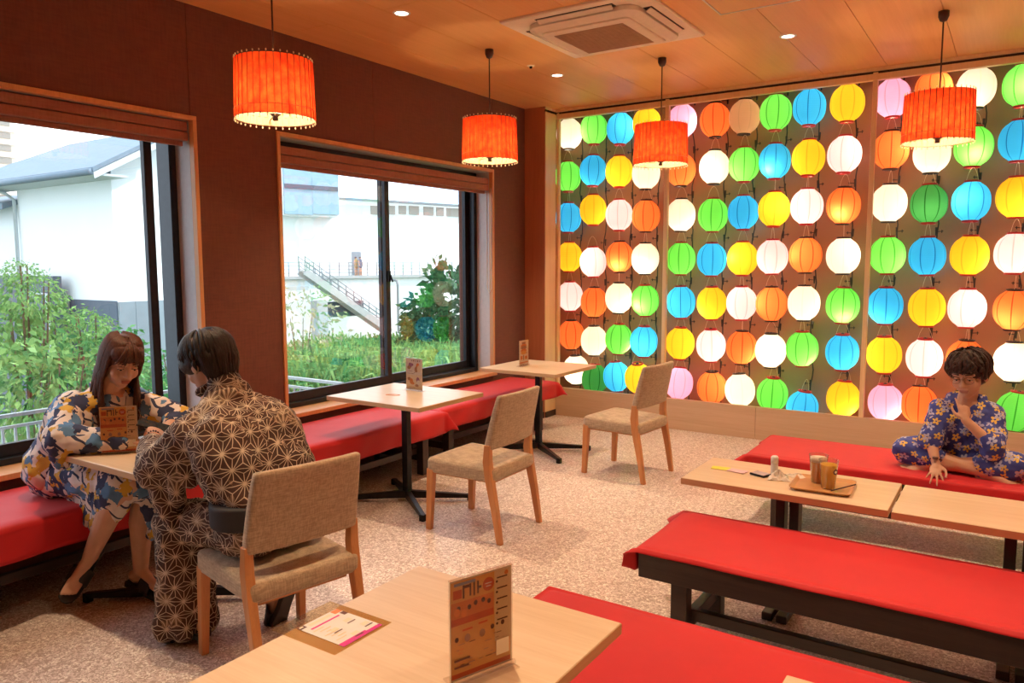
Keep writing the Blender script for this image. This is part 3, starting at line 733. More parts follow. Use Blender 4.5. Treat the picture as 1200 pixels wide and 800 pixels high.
def menu_stand(label, pl, pr, z, pm, w=.15, h=.212):
    """pl, pr: left and right foot of the sheet as seen from the camera"""
    a = math.atan2(pr[1]-pl[1], pr[0]-pl[0]); cx, cy_ = (pl[0]+pr[0])/2, (pl[1]+pr[1])/2
    t = thing('menu_stand', label, 'menu stand', (cx,cy_,z), a, 'standing menus on the tables')
    obj('sleeve', MB().box(-w/2,w/2,-.0035,-.0024,.004,h).box(-w/2,w/2,.0024,.0035,.004,h).box(-w/2,w/2,-.0035,.0035,h-.0015,h+.0015), M['acrylic'], t)
    obj('sheet', MB().box(-w/2+.001,w/2-.001,-.0007,.0007,.006,h-.002), PR[9], t)
    pm_ = obj('print', pm, None, t, loc=(-w/2,0,0)); obj('print', pm, None, t, loc=(w/2,0,0), rot=(0,0,PI))
    obj('foot', MB().box(-w/2,w/2,-.028,.028,0,.004).tube([(-w/2,-.010,.008),(w/2,-.010,.008)], .006, 8), M['acrylic'], t, bevel=.001)
    return t
pd = drink_print(); ps = sweets_print(); pn = noodles_print()
menu_stand('acrylic menu stand with orange drinks list, largest, on the foreground table', (3.188,-5.262), (3.238,-5.125), .70, pd)
menu_stand('acrylic menu stand with orange drinks list on the couple\'s table', (.790,-4.660), (.885,-4.545), .70, pd)
menu_stand('acrylic menu stand with pale picture menu on the middle window table', (.745,-2.623), (.895,-2.635), .70, ps)
menu_stand('acrylic menu stand with brown meal pictures on the corner table', (.777,-1.302), (.770,-1.152), .70, pn)

# printed sticker on the foreground table (film + sheet + print)
t = thing('table_sticker', 'white and magenta printed menu sheet under clear film on the foreground table', 'sticker', (2.72,-5.30,.7003))
mt, nt = newmat('clear_film'); n = N(nt); tr = n.new('ShaderNodeBsdfTransparent'); tr.inputs[0].default_value = (.90,.80,.62,1); gl = n.new('ShaderNodeBsdfGlossy'); gl.inputs['Roughness'].default_value = .2
mx = n.new('ShaderNodeMixShader'); mx.inputs[0].default_value = .06; nt.links.new(tr.outputs[0], mx.inputs[1]); nt.links.new(gl.outputs[0], mx.inputs[2]); o = n.new('ShaderNodeOutputMaterial'); nt.links.new(mx.outputs[0], o.inputs[0])
obj('film', MB().box(-.012,.190,-.005,.172,0,.0004), mt, t)
obj('sheet', MB().box(.032,.182,.030,.150,.0005,.0010), PR[5], t)
mb = MB()
def q(x0,x1,y0,y1,mi,k): mb.add([(x0,y0,.0011+k*.00002),(x1,y0,.0011+k*.00002),(x1,y1,.0011+k*.00002),(x0,y1,.0011+k*.00002)],[(0,1,2,3)],mi)
q(.165,.182,.030,.110,6,0); q(.170,.182,.110,.150,6,1); q(.060,.066,.045,.130,6,2); q(.032,.046,.030,.048,2,3); q(.034,.040,.033,.044,9,4); q(.034,.052,.128,.150,4,5); q(.055,.072,.138,.150,2,6); q(.040,.05,.055,.12,9,7)
for k, (x, y) in enumerate(((.09,.125),(.135,.135),(.10,.075),(.15,.09))): q(x,x+.014,y-.012,y+.008,9,8+k); q(x+.018,x+.022,y-.014,y+.010,2,14+k)
for k in range(7): q(.075+.012*k,.078+.012*k,.04+.008*(k%3),.07+.01*(k%2),3,20+k)
obj('print', mb, PR, t)
tag(obj('worn_sticker', MB().tube([(.04*math.cos(a)*1.2,.02*math.sin(a),.0006) for a in [2*PI*i/20 for i in range(21)]], .0014, 4, caps=False).box(-.04,.01,-.006,-.002,0,.0006), PR[4], None, loc=(.815,-2.83,.7002), rot=(0,0,.4)),
    'faint worn reddish sticker outline on the middle window table', 'sticker')

# ================================================================ things on the low table
ZT2 = LZ
t = thing('serving_tray', 'brown rounded serving tray carrying two drinks on the low table', 'tray', (3.425,-3.0,ZT2+.001), .06)
M['tray'] = pbr('tray_brown', (.60,.30,.12), .3, 0, .08, 8)
obj('tray_floor', MB().rings([rsq(.105,.02,0),rsq(.105,.02,.004)]), M['tray'], t)
obj('tray_rim', MB().rings([rsq(.100,.018,.0),rsq(.118,.026,.012),rsq(.122,.028,.014),rsq(.118,.026,.009),rsq(.102,.018,-.0)], caps=False), M['tray'], t, smooth=True)
mt, nt = newmat('clear_cup'); n = N(nt); tr = n.new('ShaderNodeBsdfTransparent'); tr.inputs[0].default_value = (.96,.95,.94,1); gl = n.new('ShaderNodeBsdfGlossy'); gl.inputs['Roughness'].default_value = .08
mx = n.new('ShaderNodeMixShader'); n.put(mx.inputs[0], n.math('ADD', n.fres(1.49), .10)); nt.links.new(tr.outputs[0], mx.inputs[1]); nt.links.new(gl.outputs[0], mx.inputs[2]); o = n.new('ShaderNodeOutputMaterial'); nt.links.new(mx.outputs[0], o.inputs[0]); M['cup'] = mt

def liquid(name, c):
    mt, nt = newmat(name); n = N(nt); df = n.new('ShaderNodeBsdfDiffuse'); df.inputs[0].default_value = c+(1,); tl = n.new('ShaderNodeBsdfTranslucent'); tl.inputs[0].default_value = c+(1,)
    mx = n.new('ShaderNodeMixShader'); mx.inputs[0].default_value = .55; nt.links.new(df.outputs[0], mx.inputs[1]); nt.links.new(tl.outputs[0], mx.inputs[2])
    o = n.new('ShaderNodeOutputMaterial'); nt.links.new(mx.outputs[0], o.inputs[0]); return mt
M['beer'] = liquid('amber_drink', (1.0,.45,.06)); M['juice'] = liquid('orange_juice', (1.0,.68,.10)); M['foam'] = pbr('foam', (.85,.76,.62), .7); M['logo'] = pbr('dark_cup_logo', (.10,.03,.02), .4)
def cup(label, x, y, liquid, level, foam, logo):
    t = thing('plastic_cup', label, 'cup', (x,y,ZT2+.0055), 0, 'drinks on the tray')
    obj('cup_wall', MB().lathe([(.0001,.001),(.027,.001),(.0385,.118),(.0405,.119),(.0405,.122),(.037,.120),(.0262,.003),(.0001,.003)], 24), M['cup'], t, smooth=True)
    r1 = .0262+(.011)*(level/.118)
    obj('drink', MB().lathe([(.0001,.0035),(.0255,.0035),(r1-.0006,level),(.0001,level)], 24), M[liquid], t, smooth=False)
    if foam: obj('foam', MB().lathe([(.0001,level),(r1-.0006,level),(r1+.0008,level+.018),(.0001,level+.020)], 24), M['foam'], t, smooth=True)
    if logo:
        a0 = -.55; rr = .0365
        mb = MB(); pts = [Vector(((rr+.0012)*math.cos(a0+.34*math.cos(k)),(rr+.0012)*math.sin(a0+.34*math.cos(k)),.078+.012*math.sin(k))) for k in [2*PI*i/16 for i in range(16)]]
        mb.add(pts, [tuple(range(16))], 0); obj('round_logo', mb, M['logo'], t)
        pts = [Vector(((rr+.0016)*math.cos(a0+.18*math.cos(k)),(rr+.0016)*math.sin(a0+.18*math.cos(k)),.078+.006*math.sin(k))) for k in [2*PI*i/12 for i in range(12)]]
        obj('logo_mark', MB().add(pts, [tuple(range(12))], 0), M['foam'], t)
    return t
cup('clear plastic cup of amber drink with pale foam, behind on the tray', 3.395, -2.955, 'beer', .092, True, False)
cup('clear plastic cup of orange juice with a round dark logo, in front on the tray', 3.450, -3.025, 'juice', .103, False, True)
tag(obj('drinking_straw', MB().tube([(0,0,0),(.075,.105,.012)], .0028, 8), M['cordred'], None, loc=(3.475,-3.085,ZT2+.014), smooth=True), 'thin dark straw lying across the right side of the tray', 'straw')
t = thing('white_bottle', 'small white plastic bottle standing among tissues on the low table', 'bottle', (3.205,-2.935,ZT2+.001))
obj('bottle_body', MB().lathe([(.0001,0),(.015,0),(.016,.006),(.016,.052),(.0145,.06),(.0001,.06)], 16), M['white'], t, smooth=True)
obj('cap', MB().lathe([(.0001,.058),(.0165,.058),(.0165,.084),(.012,.090),(.0001,.090)], 16), M['white'], t, smooth=True)
M['tissue'] = pbr('tissue', (.82,.74,.66), .9, 0, .04)
def crumple(label, x, y, rx, ry, h, seed, mat='tissue', name='crumpled_tissue', cat='tissue'):
    rr = random.Random(seed)
    def f(u, v):
        a = 2*PI*u; r = v
        k = 1+.25*math.sin(3*a+seed)+.12*math.sin(7*a+seed*2)
        z = h*(1-r**2)*(1+.4*math.sin(5*a+r*9+seed)) + .10*h*rr.uniform(-1,1)
        return (rx*r*k*math.cos(a), ry*r*k*math.sin(a), max(0,z))
    tag(obj(name, MB().grid(f, 28, 7), M[mat], None, loc=(x,y,ZT2+.0015), smooth=False), label, cat)
crumple('crumpled white tissue around the foot of the white bottle', 3.235,-2.985,.045,.035,.030,2)
crumple('small opened snack wrapper beside the tray', 3.30,-2.90,.050,.035,.012,5)
t = thing('smartphone', 'dark flat smartphone lying left of the white bottle', 'phone', (3.155,-2.965,ZT2+.0015), -.35)
obj('phone_body', MB().box(-.042,.035,-.028,.028,0,.009), M['black'], t, bevel=.003)
obj('screen', MB().box(-.038,.031,-.025,.025,.009,.0096), pbr('phone_screen', (.5,.42,.38), .1), t)
for k, (x, y, c, nm) in enumerate(((2.965,-2.945,(.90,.78,.10),'yellow'),(3.045,-2.955,(.85,.55,.62),'pink'))):
    tag(obj('paper_slip', MB().box(-.042,.042,-.026,.026,0,.0012), pbr('slip_'+nm, c, .6), None, loc=(x,y,ZT2+.0012+.0014*k), rot=(0,0,.15-.3*k)), '%s paper slip lying on the left end of the low table' % nm, 'paper', 'paper slips on the low table')
# ================================================================ outside
def fixed_fresnel(mat, ior=1.5, gain=1.0, add=0.0):
    pass
M['leafA'] = None
def leafmat(name, c1, c2):
    mt, nt = newmat(name); n = N(nt)
    oi = n.new('ShaderNodeObjectInfo'); ge = n.new('ShaderNodeNewGeometry')
    f = n.math('FRACT', n.math('ADD', ge.outputs['Random Per Island'], oi.outputs['Random']))
    col = n.ramp(f, [(0, c2), (.6, c1), (.93, c1), (1, tuple(min(1, q*1.5+.08) for q in c1))])
    df = n.new('ShaderNodeBsdfDiffuse'); n.put(df.inputs[0], col); tl = n.new('ShaderNodeBsdfTranslucent'); n.put(tl.inputs[0], col)
    mx = n.new('ShaderNodeMixShader'); mx.inputs[0].default_value = .35; nt.links.new(df.outputs[0], mx.inputs[1]); nt.links.new(tl.outputs[0], mx.inputs[2])
    o = n.new('ShaderNodeOutputMaterial'); nt.links.new(mx.outputs[0], o.inputs[0]); return mt
M['leaf1'] = leafmat('leaf_yellow_green', (.24,.42,.14), (.10,.24,.09)); M['leaf2'] = leafmat('leaf_mid_green', (.13,.34,.12), (.05,.17,.07)); M['leaf3'] = leafmat('grass_green', (.24,.42,.13), (.09,.21,.07)); M['leaf4'] = leafmat('leaf_dark_green', (.05,.16,.07), (.02,.08,.04))
M['leaf5'] = leafmat('flower_pink_leaf', (.42,.40,.26), (.20,.36,.16))
M['stem'] = pbr('stem', (.16,.10,.06), .8)
M['white_wall'] = pbr('white_render_wall', (.80,.83,.84), .8, 0, .01, 2); M['slate'] = pbr('slate_roof', (.16,.22,.28), .6, 0, .05, 6); M['soffit'] = pbr('grey_soffit', (.50,.55,.58), .7)
M['darkclad'] = pbr('dark_cladding', (.085,.11,.15), .6, 0, .04, 3); M['midclad'] = pbr('mid_grey_cladding', (.22,.27,.31), .6, 0, .04, 3)
M['concrete'] = pbr('concrete', (.45,.46,.46), .85, 0, .04, 3); M['tower'] = pbr('beige_tower', (.70,.62,.52), .8, 0, .02); M['soil'] = pbr('soil_and_moss', (.12,.17,.07), .95, 0, .3, 2)
M['glasspanel'] = pbr('blue_grey_glazing', (.28,.42,.52), .2, 0, .04, 2); M['railgrey'] = pbr('rail_grey', (.22,.25,.27), .5, .3); M['galv'] = pbr('galvanised', (.52,.56,.58), .45, .5)
M['winbrown'] = pbr('far_window', (.38,.33,.28), .3)
def at(u, q, depth):
    return CAM + (F + R_*((u-600)/FPX) + U_*((400-q)/FPX))*depth
# ground
g_ = obj('ground', MB().grid(lambda u, v: (-.45-90*u*u-.001, -30+130*v, -1.6-1.2*min(1, u*6)-14*max(0, u-.18)+.15*math.sin(u*60)*math.cos(v*50)), 50, 50), M['soil']); g_['kind'] = 'structure'
# balcony railing outside the left window
t = thing('balcony_railing', 'grey metal balcony railing outside the left window', 'railing', (-1.3,-2.05,0))
def rails(pts, sp):
    for (a, b) in zip(pts[:-1], pts[1:]):
        a = Vector(a); b = Vector(b); L = (b-a).length; n_ = int(L/sp)
        obj('top_rail', MB().bar(a+Vector((0,0,.56)), b+Vector((0,0,.56)), .035, .022), M['galv'], t); obj('mid_rail', MB().bar(a+Vector((0,0,.485)), b+Vector((0,0,.485)), .025, .018), M['galv'], t)
        obj('low_rail', MB().bar(a+Vector((0,0,-.3)), b+Vector((0,0,-.3)), .025, .018), M['galv'], t)
        for i in range(n_):
            p = a+(b-a)*((i+.5)/n_); obj('baluster', bal, None, t, loc=p)
bal = MB().box(-.007,.007,-.007,.007,-.30,.48).mesh('baluster', M['galv'])
rails([(0,-5.4,0),(0,0,0),(.85,0,0)], .075)
# shrubs
def leaf_cluster(nleaf, rad, size, seed, mat, shape='ball', droop=.5, long=2.2):
    rr = np.random.RandomState(seed); mb = MB()
    for i in range(nleaf):
        d = rr.normal(size=3); d /= np.linalg.norm(d); r = rr.uniform(.55, 1)**.6
        lump = 1 + .28*math.sin(d[0]*5+seed)*math.sin(d[2]*4+d[1]*6)
        p = Vector(d*r*lump)*1.0; p = Vector((p.x*rad[0], p.y*rad[1], p.z*rad[2]))
        a = Vector(d) + Vector(rr.normal(size=3)*.6); a.z -= droop; a.normalize()
        s = a.cross(Vector(rr.normal(size=3))).normalized()
        L = size*rr.uniform(.7,1.3); wd = L/long
        mid = p + a*L*.45; tip = p + a*L + Vector((0,0,-L*.15))
        mb.add([p, mid+s*wd*.5, tip, mid-s*wd*.5], [(0,1,2,3)])
    return mb.mesh('foliage', mat)
def grass_tuft(nblade, rad, hh, seed, mat):
    rr = np.random.RandomState(seed); mb = MB()
    for i in range(nblade):
        a = rr.uniform(0, 6.28); r = rad*math.sqrt(rr.uniform()); b = Vector((r*math.cos(a), r*math.sin(a), rr.uniform(0,.35)*hh))
        lean = Vector((rr.normal()*.5, rr.normal()*.5, 1)).normalized(); L = hh*rr.uniform(.4,.8); s = Vector((math.sin(a*3), math.cos(a*3), 0))*.011*hh*1.8
        m1 = b+lean*L*.6; tip = b+lean*L*.75+Vector((lean.x, lean.y, -.25))*L*.55
        mb.add([b-s*.6, b+s*.6, m1+s, m1-s], [(0,1,2,3)]); mb.add([m1-s, m1+s, tip], [(0,1,2)])
    return mb.mesh('foliage', mat)
def plant(name, label, cat, loc, fm, h, sc=1.0, rz=0, group=None, stems=3, top=None):
    t = thing(name, label, cat, loc, rz, group)
    f_ = obj('foliage', fm, None, t); f_.scale = (sc, sc, sc)
    mb = MB(); rr = random.Random(int(loc[0]*97+loc[1]*31))
    for k in range(stems):
        a = rr.uniform(0,6.28); mb.tube([(0.03*math.cos(a),.03*math.sin(a),-h),(0.08*math.cos(a)*sc,.08*math.sin(a)*sc,-h*.4),(.25*math.cos(a)*sc,.25*math.sin(a)*sc,.25*sc)], [.02,.014,.006], 5)
    obj('stems', mb, M['stem'], t); return t
fA = [leaf_cluster(620, (.5,.5,.42), .085, 10+k, M['leaf1' if k != 1 else 'leaf2'], droop=.7) for k in range(3)]
near = [(12,455,6.6,1.1,0),(62,452,6.4,1.0,2),(104,440,7.0,.95,1),(20,390,7.4,1.0,2),(72,400,7.8,.95,0),(38,345,7.0,.55,0),(24,322,7.0,.34,2),(128,420,8.5,.9,1),(104,382,7.2,.42,0),(150,460,7.5,.9,1),(205,425,9.5,.5,1),(-30,400,7,1.2,0),(200,470,9,.9,1),(170,480,8,.9,2)]
nl = ['lowest at the left edge of the window','low in the middle behind the railing','behind the woman\'s hair on the left','rising at the far left edge','middle height left of the dark wall','upper left tier','topmost left tip','right behind the woman\'s head','thin high sprig by the dark wall','low behind the woman','thin one seen between the window bars','just outside the left frame edge','low between the window bars','low behind the woman\'s shoulder']
for k, (u, q, dp, sc, v) in enumerate(near):
    plant('leafy_shrub', 'yellow-green leafy shrub outside the left window, '+nl[k], 'shrub', at(u, q, dp), fA[v], 1.2+at(u,q,dp).z+.4, sc, k*1.3, 'leafy shrubs outside the left window', 3)
fB = [grass_tuft(420, .9, 1.15, 20+k, M['leaf3'] if k != 1 else M['leaf2']) for k in range(3)] 
fC = [leaf_cluster(520, (.9,.9,.6), .16, 40+k, M['leaf2'] if k else M['leaf3'], droop=.3, long=2.6) for k in range(2)]
fD = leaf_cluster(2200, (1.5,1.5,1.6), .30, 60, M['leaf4'], droop=.1, long=2)
rr = random.Random(12); kk = 0
for row, (q, dp) in enumerate(((482,9.2),(468,10.5),(456,12),(446,14),(438,16.5),(430,19.5),(422,23))):
    for u in range(326, 566, 22 if row < 3 else 19):
        uu = u+rr.uniform(-6,6); qq = q+rr.uniform(-4,4)+ (6 if (uu < 380 and row > 3) else 0)
        P = at(uu, qq, dp); kk += 1
        tuft = rr.random() < .65
        lab = '%s beyond the right window, %s row back, %s from its left' % ('green grass clump' if tuft else 'leafy bush', ['nearest','second','third','fourth','fifth','sixth','farthest'][row], COLN[(u-326)//(22 if row < 3 else 19)])
        plant('grass_clump' if tuft else 'leafy_bush', lab, 'plant', P, (fB if tuft else fC)[rr.randrange(3 if tuft else 2)], .9, (.62 if tuft else .6)*(1+.02*dp), rr.uniform(0,6), 'undergrowth outside the right window', 2)
plant('dark_round_tree', 'dark green round tree at the right side of the right window', 'tree', at(543,376,21), fD, 3.2, .95, 0, 'dark round trees on the bank', 3)
plant('dark_round_tree', 'smaller dark green bush left of the round tree, right window', 'tree', at(505,392,20), fD, 2.0, .52, 1, 'dark round trees on the bank', 3)
plant('pale_bush', 'pale flowering bush at the left side of the right window', 'bush', at(352,385,15), leaf_cluster(420,(.9,.9,.9),.14,77,M['leaf5']), 2.0, .9, 0, None, 3)
tag(obj('white_pole', MB().tube([(0,0,-2.4),(0,0,0)], .035, 10), M['white_wall'], None, loc=at(548,380,8.5), smooth=True), 'white pole standing outside at the right edge of the right window', 'pole')

# neighbouring house
hs = thing('white_house', 'white rendered house with dark slate roof outside the left window', 'house', (-13,3.1,-2.5))
def hp(name, mb, mt, par=None, **kw): return obj(name, mb, M[mt], par or hs, **kw)
Z = 2.5
hp('wall', MB().box(-4.45,0,0,3.6,0,3.74+Z-.02).add([(0,0,3.72+Z),(0,3.6,3.72+Z),(0,2.0,4.75+Z-.0),(-.2,0,3.72+Z),(-.2,3.6,3.72+Z),(-.2,2.0,4.75+Z)],[(0,1,2),(5,4,3)]), 'white_wall')
hp('wing_wall', MB().box(-14,-4.45,.25,3.6,0,3.2+Z), 'white_wall')
# dark cladding boards with joints
for k in range(9): hp('cladding_board', MB().box(.0,.03,.0+k*.4+.008,.4+k*.4,0,.69+Z), 'midclad')
for k in range(7): hp('cladding_board', MB().box(-2.1+k*.3+.005,-1.8+k*.3,-.03,0,0,.71+Z), 'darkclad')
hp('yard_wall', MB().box(-14,-1.95,-.45,-.25,0,1.27+Z), 'darkclad')
hp('roof', MB().add([(.62,-.72,3.60+Z),(.62,1.45,4.80+Z),(-4.6,1.45,4.80+Z),(-7.2,-.72,3.60+Z),(.62,-.72,3.50+Z),(.62,1.45,4.70+Z),(-4.6,1.45,4.70+Z),(-7.2,-.72,3.50+Z),(.62,3.7,3.55+Z),(-4.6,3.7,3.55+Z)],
   [(0,1,2,3),(4,7,6,5),(0,4,5,1),(3,2,6,7),(0,3,7,4),(1,8,9,2)]), 'slate')
hp('rake_soffit', MB().add([(.60,-.70,3.50+Z),(.60,1.45,4.69+Z),(-.0,1.45,4.66+Z),(0,-.70,3.47+Z),(.63,-.70,3.36+Z),(.63,1.45,4.55+Z)],[(0,1,2,3),(0,4,5,1)]), 'soffit')
hp('eave_soffit', MB().box(-7,.6,-.7,.05,3.44+Z,3.49+Z), 'soffit')
hp('gutter', MB().tube([(.6,-.76,3.50+Z),(-7.2,-.76,3.50+Z)], .075, 8), 'slate', smooth=True)
hp('wing_roof', MB().add([(-4.6,-.3,3.12+Z),(-14,-.3,3.12+Z),(-14,1.2,3.55+Z),(-4.6,1.2,3.55+Z),(-4.6,-.3,2.95+Z),(-14,-.3,2.95+Z)],[(0,1,2,3),(0,4,5,1),(0,3,4)]), 'slate')
hp('downpipe', MB().tube([(-4.35,-.70,3.45+Z),(-4.42,-.3,3.35+Z),(-4.45,-.08,3.2+Z),(-4.45,-.08,0)], .045, 8), 'soffit', smooth=True)
hp('wall_pipe', MB().tube([(-2.9,-.5,.85+Z),(-2.15,-.5,.85+Z),(-2.15,-.5,0)], .05, 8), 'soffit', smooth=True)
# far apartment tower
tw = thing('apartment_tower', 'beige apartment tower far away at the top left', 'building', at(6,300,180))
a0 = at(18,200,180)-at(6,300,180)
obj('tower_block', MB().box(a0.x-14,a0.x+1.2,a0.y-16,a0.y,-30,37.0), M['tower'], tw)
for k in range(14): obj('balcony_slab', MB().box(a0.x+1.2,a0.x+2.4,a0.y-16,a0.y+.2,34.5-k*2.9,35.4-k*2.9), M['tower'], tw)
for k in range(14): obj('window_band', MB().box(a0.x+1.2,a0.x+1.4,a0.y-14,a0.y-1.2,33.0-k*2.9,34.3-k*2.9), M['winbrown'], tw)

# far white hall with walkway and stairs; facade plane runs along fu, faces fn
FO = Vector((-45.23,45.24,0)); fu = Vector((.266,.964,0)); fn = Vector((.964,-.266,0))
def fac(u, q, off=0):
    d = F + R_*((u-600)/FPX) + U_*((400-q)/FPX); t = ((FO+fn*off)-CAM).dot(fn)/d.dot(fn); P = CAM+d*t
    return (P-FO).dot(fu), P.z
MF = Matrix.Identity(4)
for i in range(3): MF[i][0] = fu[i]; MF[i][1] = -fn[i]; MF[i][2] = (0,0,1)[i]; MF[i][3] = FO[i]
hall = thing('white_hall', 'large white hall with a raised walkway, outside the right window', 'building'); hall.matrix_world = MF
def fb(name, p0, p1, y0, y1, mt, par=None):
    (s0, z0), (s1, z1) = fac(*p0, -y0), fac(*p1, -y0); um = min(max((p0[0]+p1[0])/2, 340), 480); z0, z1 = fac(um, p0[1], -y0)[1], fac(um, p1[1], -y0)[1]
    return obj(name, MB().box(min(s0,s1), max(s0,s1), y0, y1, min(z0,z1), max(z0,z1)), M[mt], par or hall)
fb('upper_wall', (250,322), (760,236), 1.8, 12, 'white_wall'); fb('lower_wall', (250,500), (760,323), 0, 2, 'white_wall')
fb('roof_edge', (396,238.4), (760,236), 1.2, 1.6, 'railgrey')
fb('walkway_slab', (250,325), (760,322), -.3, 2.5, 'concrete')
for k, (a, b) in enumerate(((455,463),(468,476),(480,491),(497,508),(512,520),(524,541),(435,443))): 
    w_ = fb('window', (a,251), (b,241), 1.7, 1.9, 'winbrown'); 
for k in range(3): fb('glazed_panel', (334+0,251), (365.3,196), .2, .4, 'glasspanel') if k == 0 else fb('glazed_panel', (366.4,251), (396,198), .2, .4, 'glasspanel') if k == 1 else fb('glazed_block', (250,252), (396.2,193), .4, 12, 'white_wall')
fb('band', (334,222), (396,217), .1, .3, 'darkclad')
fb('doorway', (414,322), (423,295), 1.65, 1.9, 'midclad')
rl = thing('walkway_railing', 'thin grey railing along the raised walkway, outside the right window', 'railing'); rl.matrix_world = MF
s0, zf = fac(300,322,.2); s1, _ = fac(620,322,.2)
for z in (1.25,.95,.65,.35): obj('rail', MB().box(s0,s1,-.22,-.18,.45+z,.49+z), M['railgrey'], rl)
pm = MB().box(-.03,.03,-.03,.03,0,1.27).mesh('post', M['railgrey']); n_ = int((s1-s0)/.95)
for i in range(min(n_, 60)): obj('post', pm, None, rl, loc=(s0+i*.95,-.2,.45))
sw = thing('outdoor_stair', 'grey outdoor staircase descending from the walkway, outside the right window', 'staircase'); sw.matrix_world = MF
(sa, za), (sb, zb) = fac(352,318,2.5), fac(452,388,2.5)
obj('stringer', MB().bar((sa,-2.2,za),(sb,-2.2,zb),.15,.55), M['concrete'], sw); obj('stringer', MB().bar((sa,-3.4,za),(sb,-3.4,zb),.15,.55), M['concrete'], sw)
for i in range(26):
    f_ = (i+.5)/26; obj('step', MB().box(-.18,.18,-3.4,-2.2,-.04,.04), M['concrete'], sw, loc=(sa+(sb-sa)*f_,0,za+(zb-za)*f_+.15))
for yy in (-2.2,-3.4):
    for hz in (1.2,.85,.5): obj('handrail', MB().bar((sa,yy,za+hz),(sb,yy,zb+hz),.05), M['railgrey'], sw)
    for i in range(12): f_ = i/11; obj('post', pm, None, sw, loc=(sa+(sb-sa)*f_,yy,za+(zb-za)*f_))
(s2, z2) = fac(330,336,2.5); obj('landing', MB().box(s2-8,sa+.2,-3.5,-2.1,z2-.3,z2), M['concrete'], sw)
(p0, z0), (p1, z1) = fac(368,425,2.5), fac(378,352,2.5); obj('pillar', MB().box(p0,p1,-3.4,-2.2,z0,z1), M['concrete'], sw)
(p0, z0), (p1, z1) = fac(378,372,2.0), fac(425,352,2.0); obj('stair_shadow_sheet', MB().box(p0,p1,-2.15,-2.1,z0,z1), M['darkclad'], sw)  # dark sheet standing in for the shadow under the stair
tag(obj('outdoor_lamp_post', MB().tube([(0,0,-4),(0,0,0),(-.1,0,.3),(-.5,0,.35)], .10, 6), M['railgrey'], None, loc=at(466,333,62)), 'thin grey lamp post before the white hall, outside the right window', 'lamp post')
# ================================================================ people
class Blob:
    """closed primitives that a voxel remesh fuses into one continuous surface"""
    def __init__(s): s.mb = MB()
    def ell(s, c, r, B=None, n=16, m=10):
        c = Vector(c); ax = B or (Vector((1,0,0)), Vector((0,1,0)), Vector((0,0,1)))
        mb = s.mb; o = len(mb.v)
        mb.v.append(tuple(c - ax[2]*r[2]))
        for k in range(1, m):
            t = PI*k/m; z = -math.cos(t)*r[2]; q = math.sin(t)
            for i in range(n):
                a = 2*PI*i/n; mb.v.append(tuple(c + ax[0]*r[0]*q*math.cos(a) + ax[1]*r[1]*q*math.sin(a) + ax[2]*z))
        mb.v.append(tuple(c + ax[2]*r[2])); top = len(mb.v)-1
        for i in range(n):
            j = (i+1) % n
            mb.f.append((o, o+1+j, o+1+i)); mb.m.append(0)
            for k in range(m-2):
                mb.f.append((o+1+k*n+i, o+1+k*n+j, o+1+(k+1)*n+j, o+1+(k+1)*n+i)); mb.m.append(0)
            mb.f.append((top, o+1+(m-2)*n+i, o+1+(m-2)*n+j)); mb.m.append(0)
        return s
    def cap(s, a, b, ra, rb=None, n=12):
        rb = ra if rb is None else rb
        a, b = Vector(a), Vector(b); d = (b-a)
        L = d.length; d = d/L if L > 1e-6 else Vector((0,0,1)); sd = d.cross(Vector((0,0,1)))
        if sd.length < 1e-3: sd = Vector((1,0,0))
        sd.normalize(); u = sd.cross(d); rg = []
        for t, r in [(-ra*math.sin(x), ra*math.cos(x)) for x in (1.45,1.0,.5,0)] + [(L+rb*math.sin(x), rb*math.cos(x)) for x in (0,.5,1.0,1.45)]:
            rg.append([a + d*t + (sd*math.cos(2*PI*i/n) - u*math.sin(2*PI*i/n))*(-r) for i in range(n)])
        # orient outward
        s.mb.rings([r[::-1] for r in rg]); return s
    def chain(s, pts, rs):
        for i in range(len(pts)-1): s.cap(pts[i], pts[i+1], rs[i], rs[i+1])
        return s
def fused(name, blob, mat, parent, vox=.005, smooth=5, disp=None):
    o = obj(name, blob.mb, mat, parent, smooth=True)
    md = o.modifiers.new('fuse', 'REMESH'); md.mode = 'VOXEL'; md.voxel_size = vox; md.use_smooth_shade = True
    if smooth: md = o.modifiers.new('smooth', 'SMOOTH'); md.factor = .5; md.iterations = smooth
    if disp:
        tx = bpy.data.textures.new(name+'_folds', 'CLOUDS'); tx.noise_scale = disp[1]; tx.noise_depth = 1
        md = o.modifiers.new('folds', 'DISPLACE'); md.texture = tx; md.strength = disp[0]; md.mid_level = .5; md.texture_coords = 'LOCAL'
    return o
def basis(fwd, up=(0,0,1), roll=0):
    f = Vector(fwd).normalized(); r = f.cross(Vector(up)).normalized(); u = r.cross(f)
    if roll: q = Matrix.Rotation(roll, 3, f); r = q @ r; u = q @ u
    return r, f, u
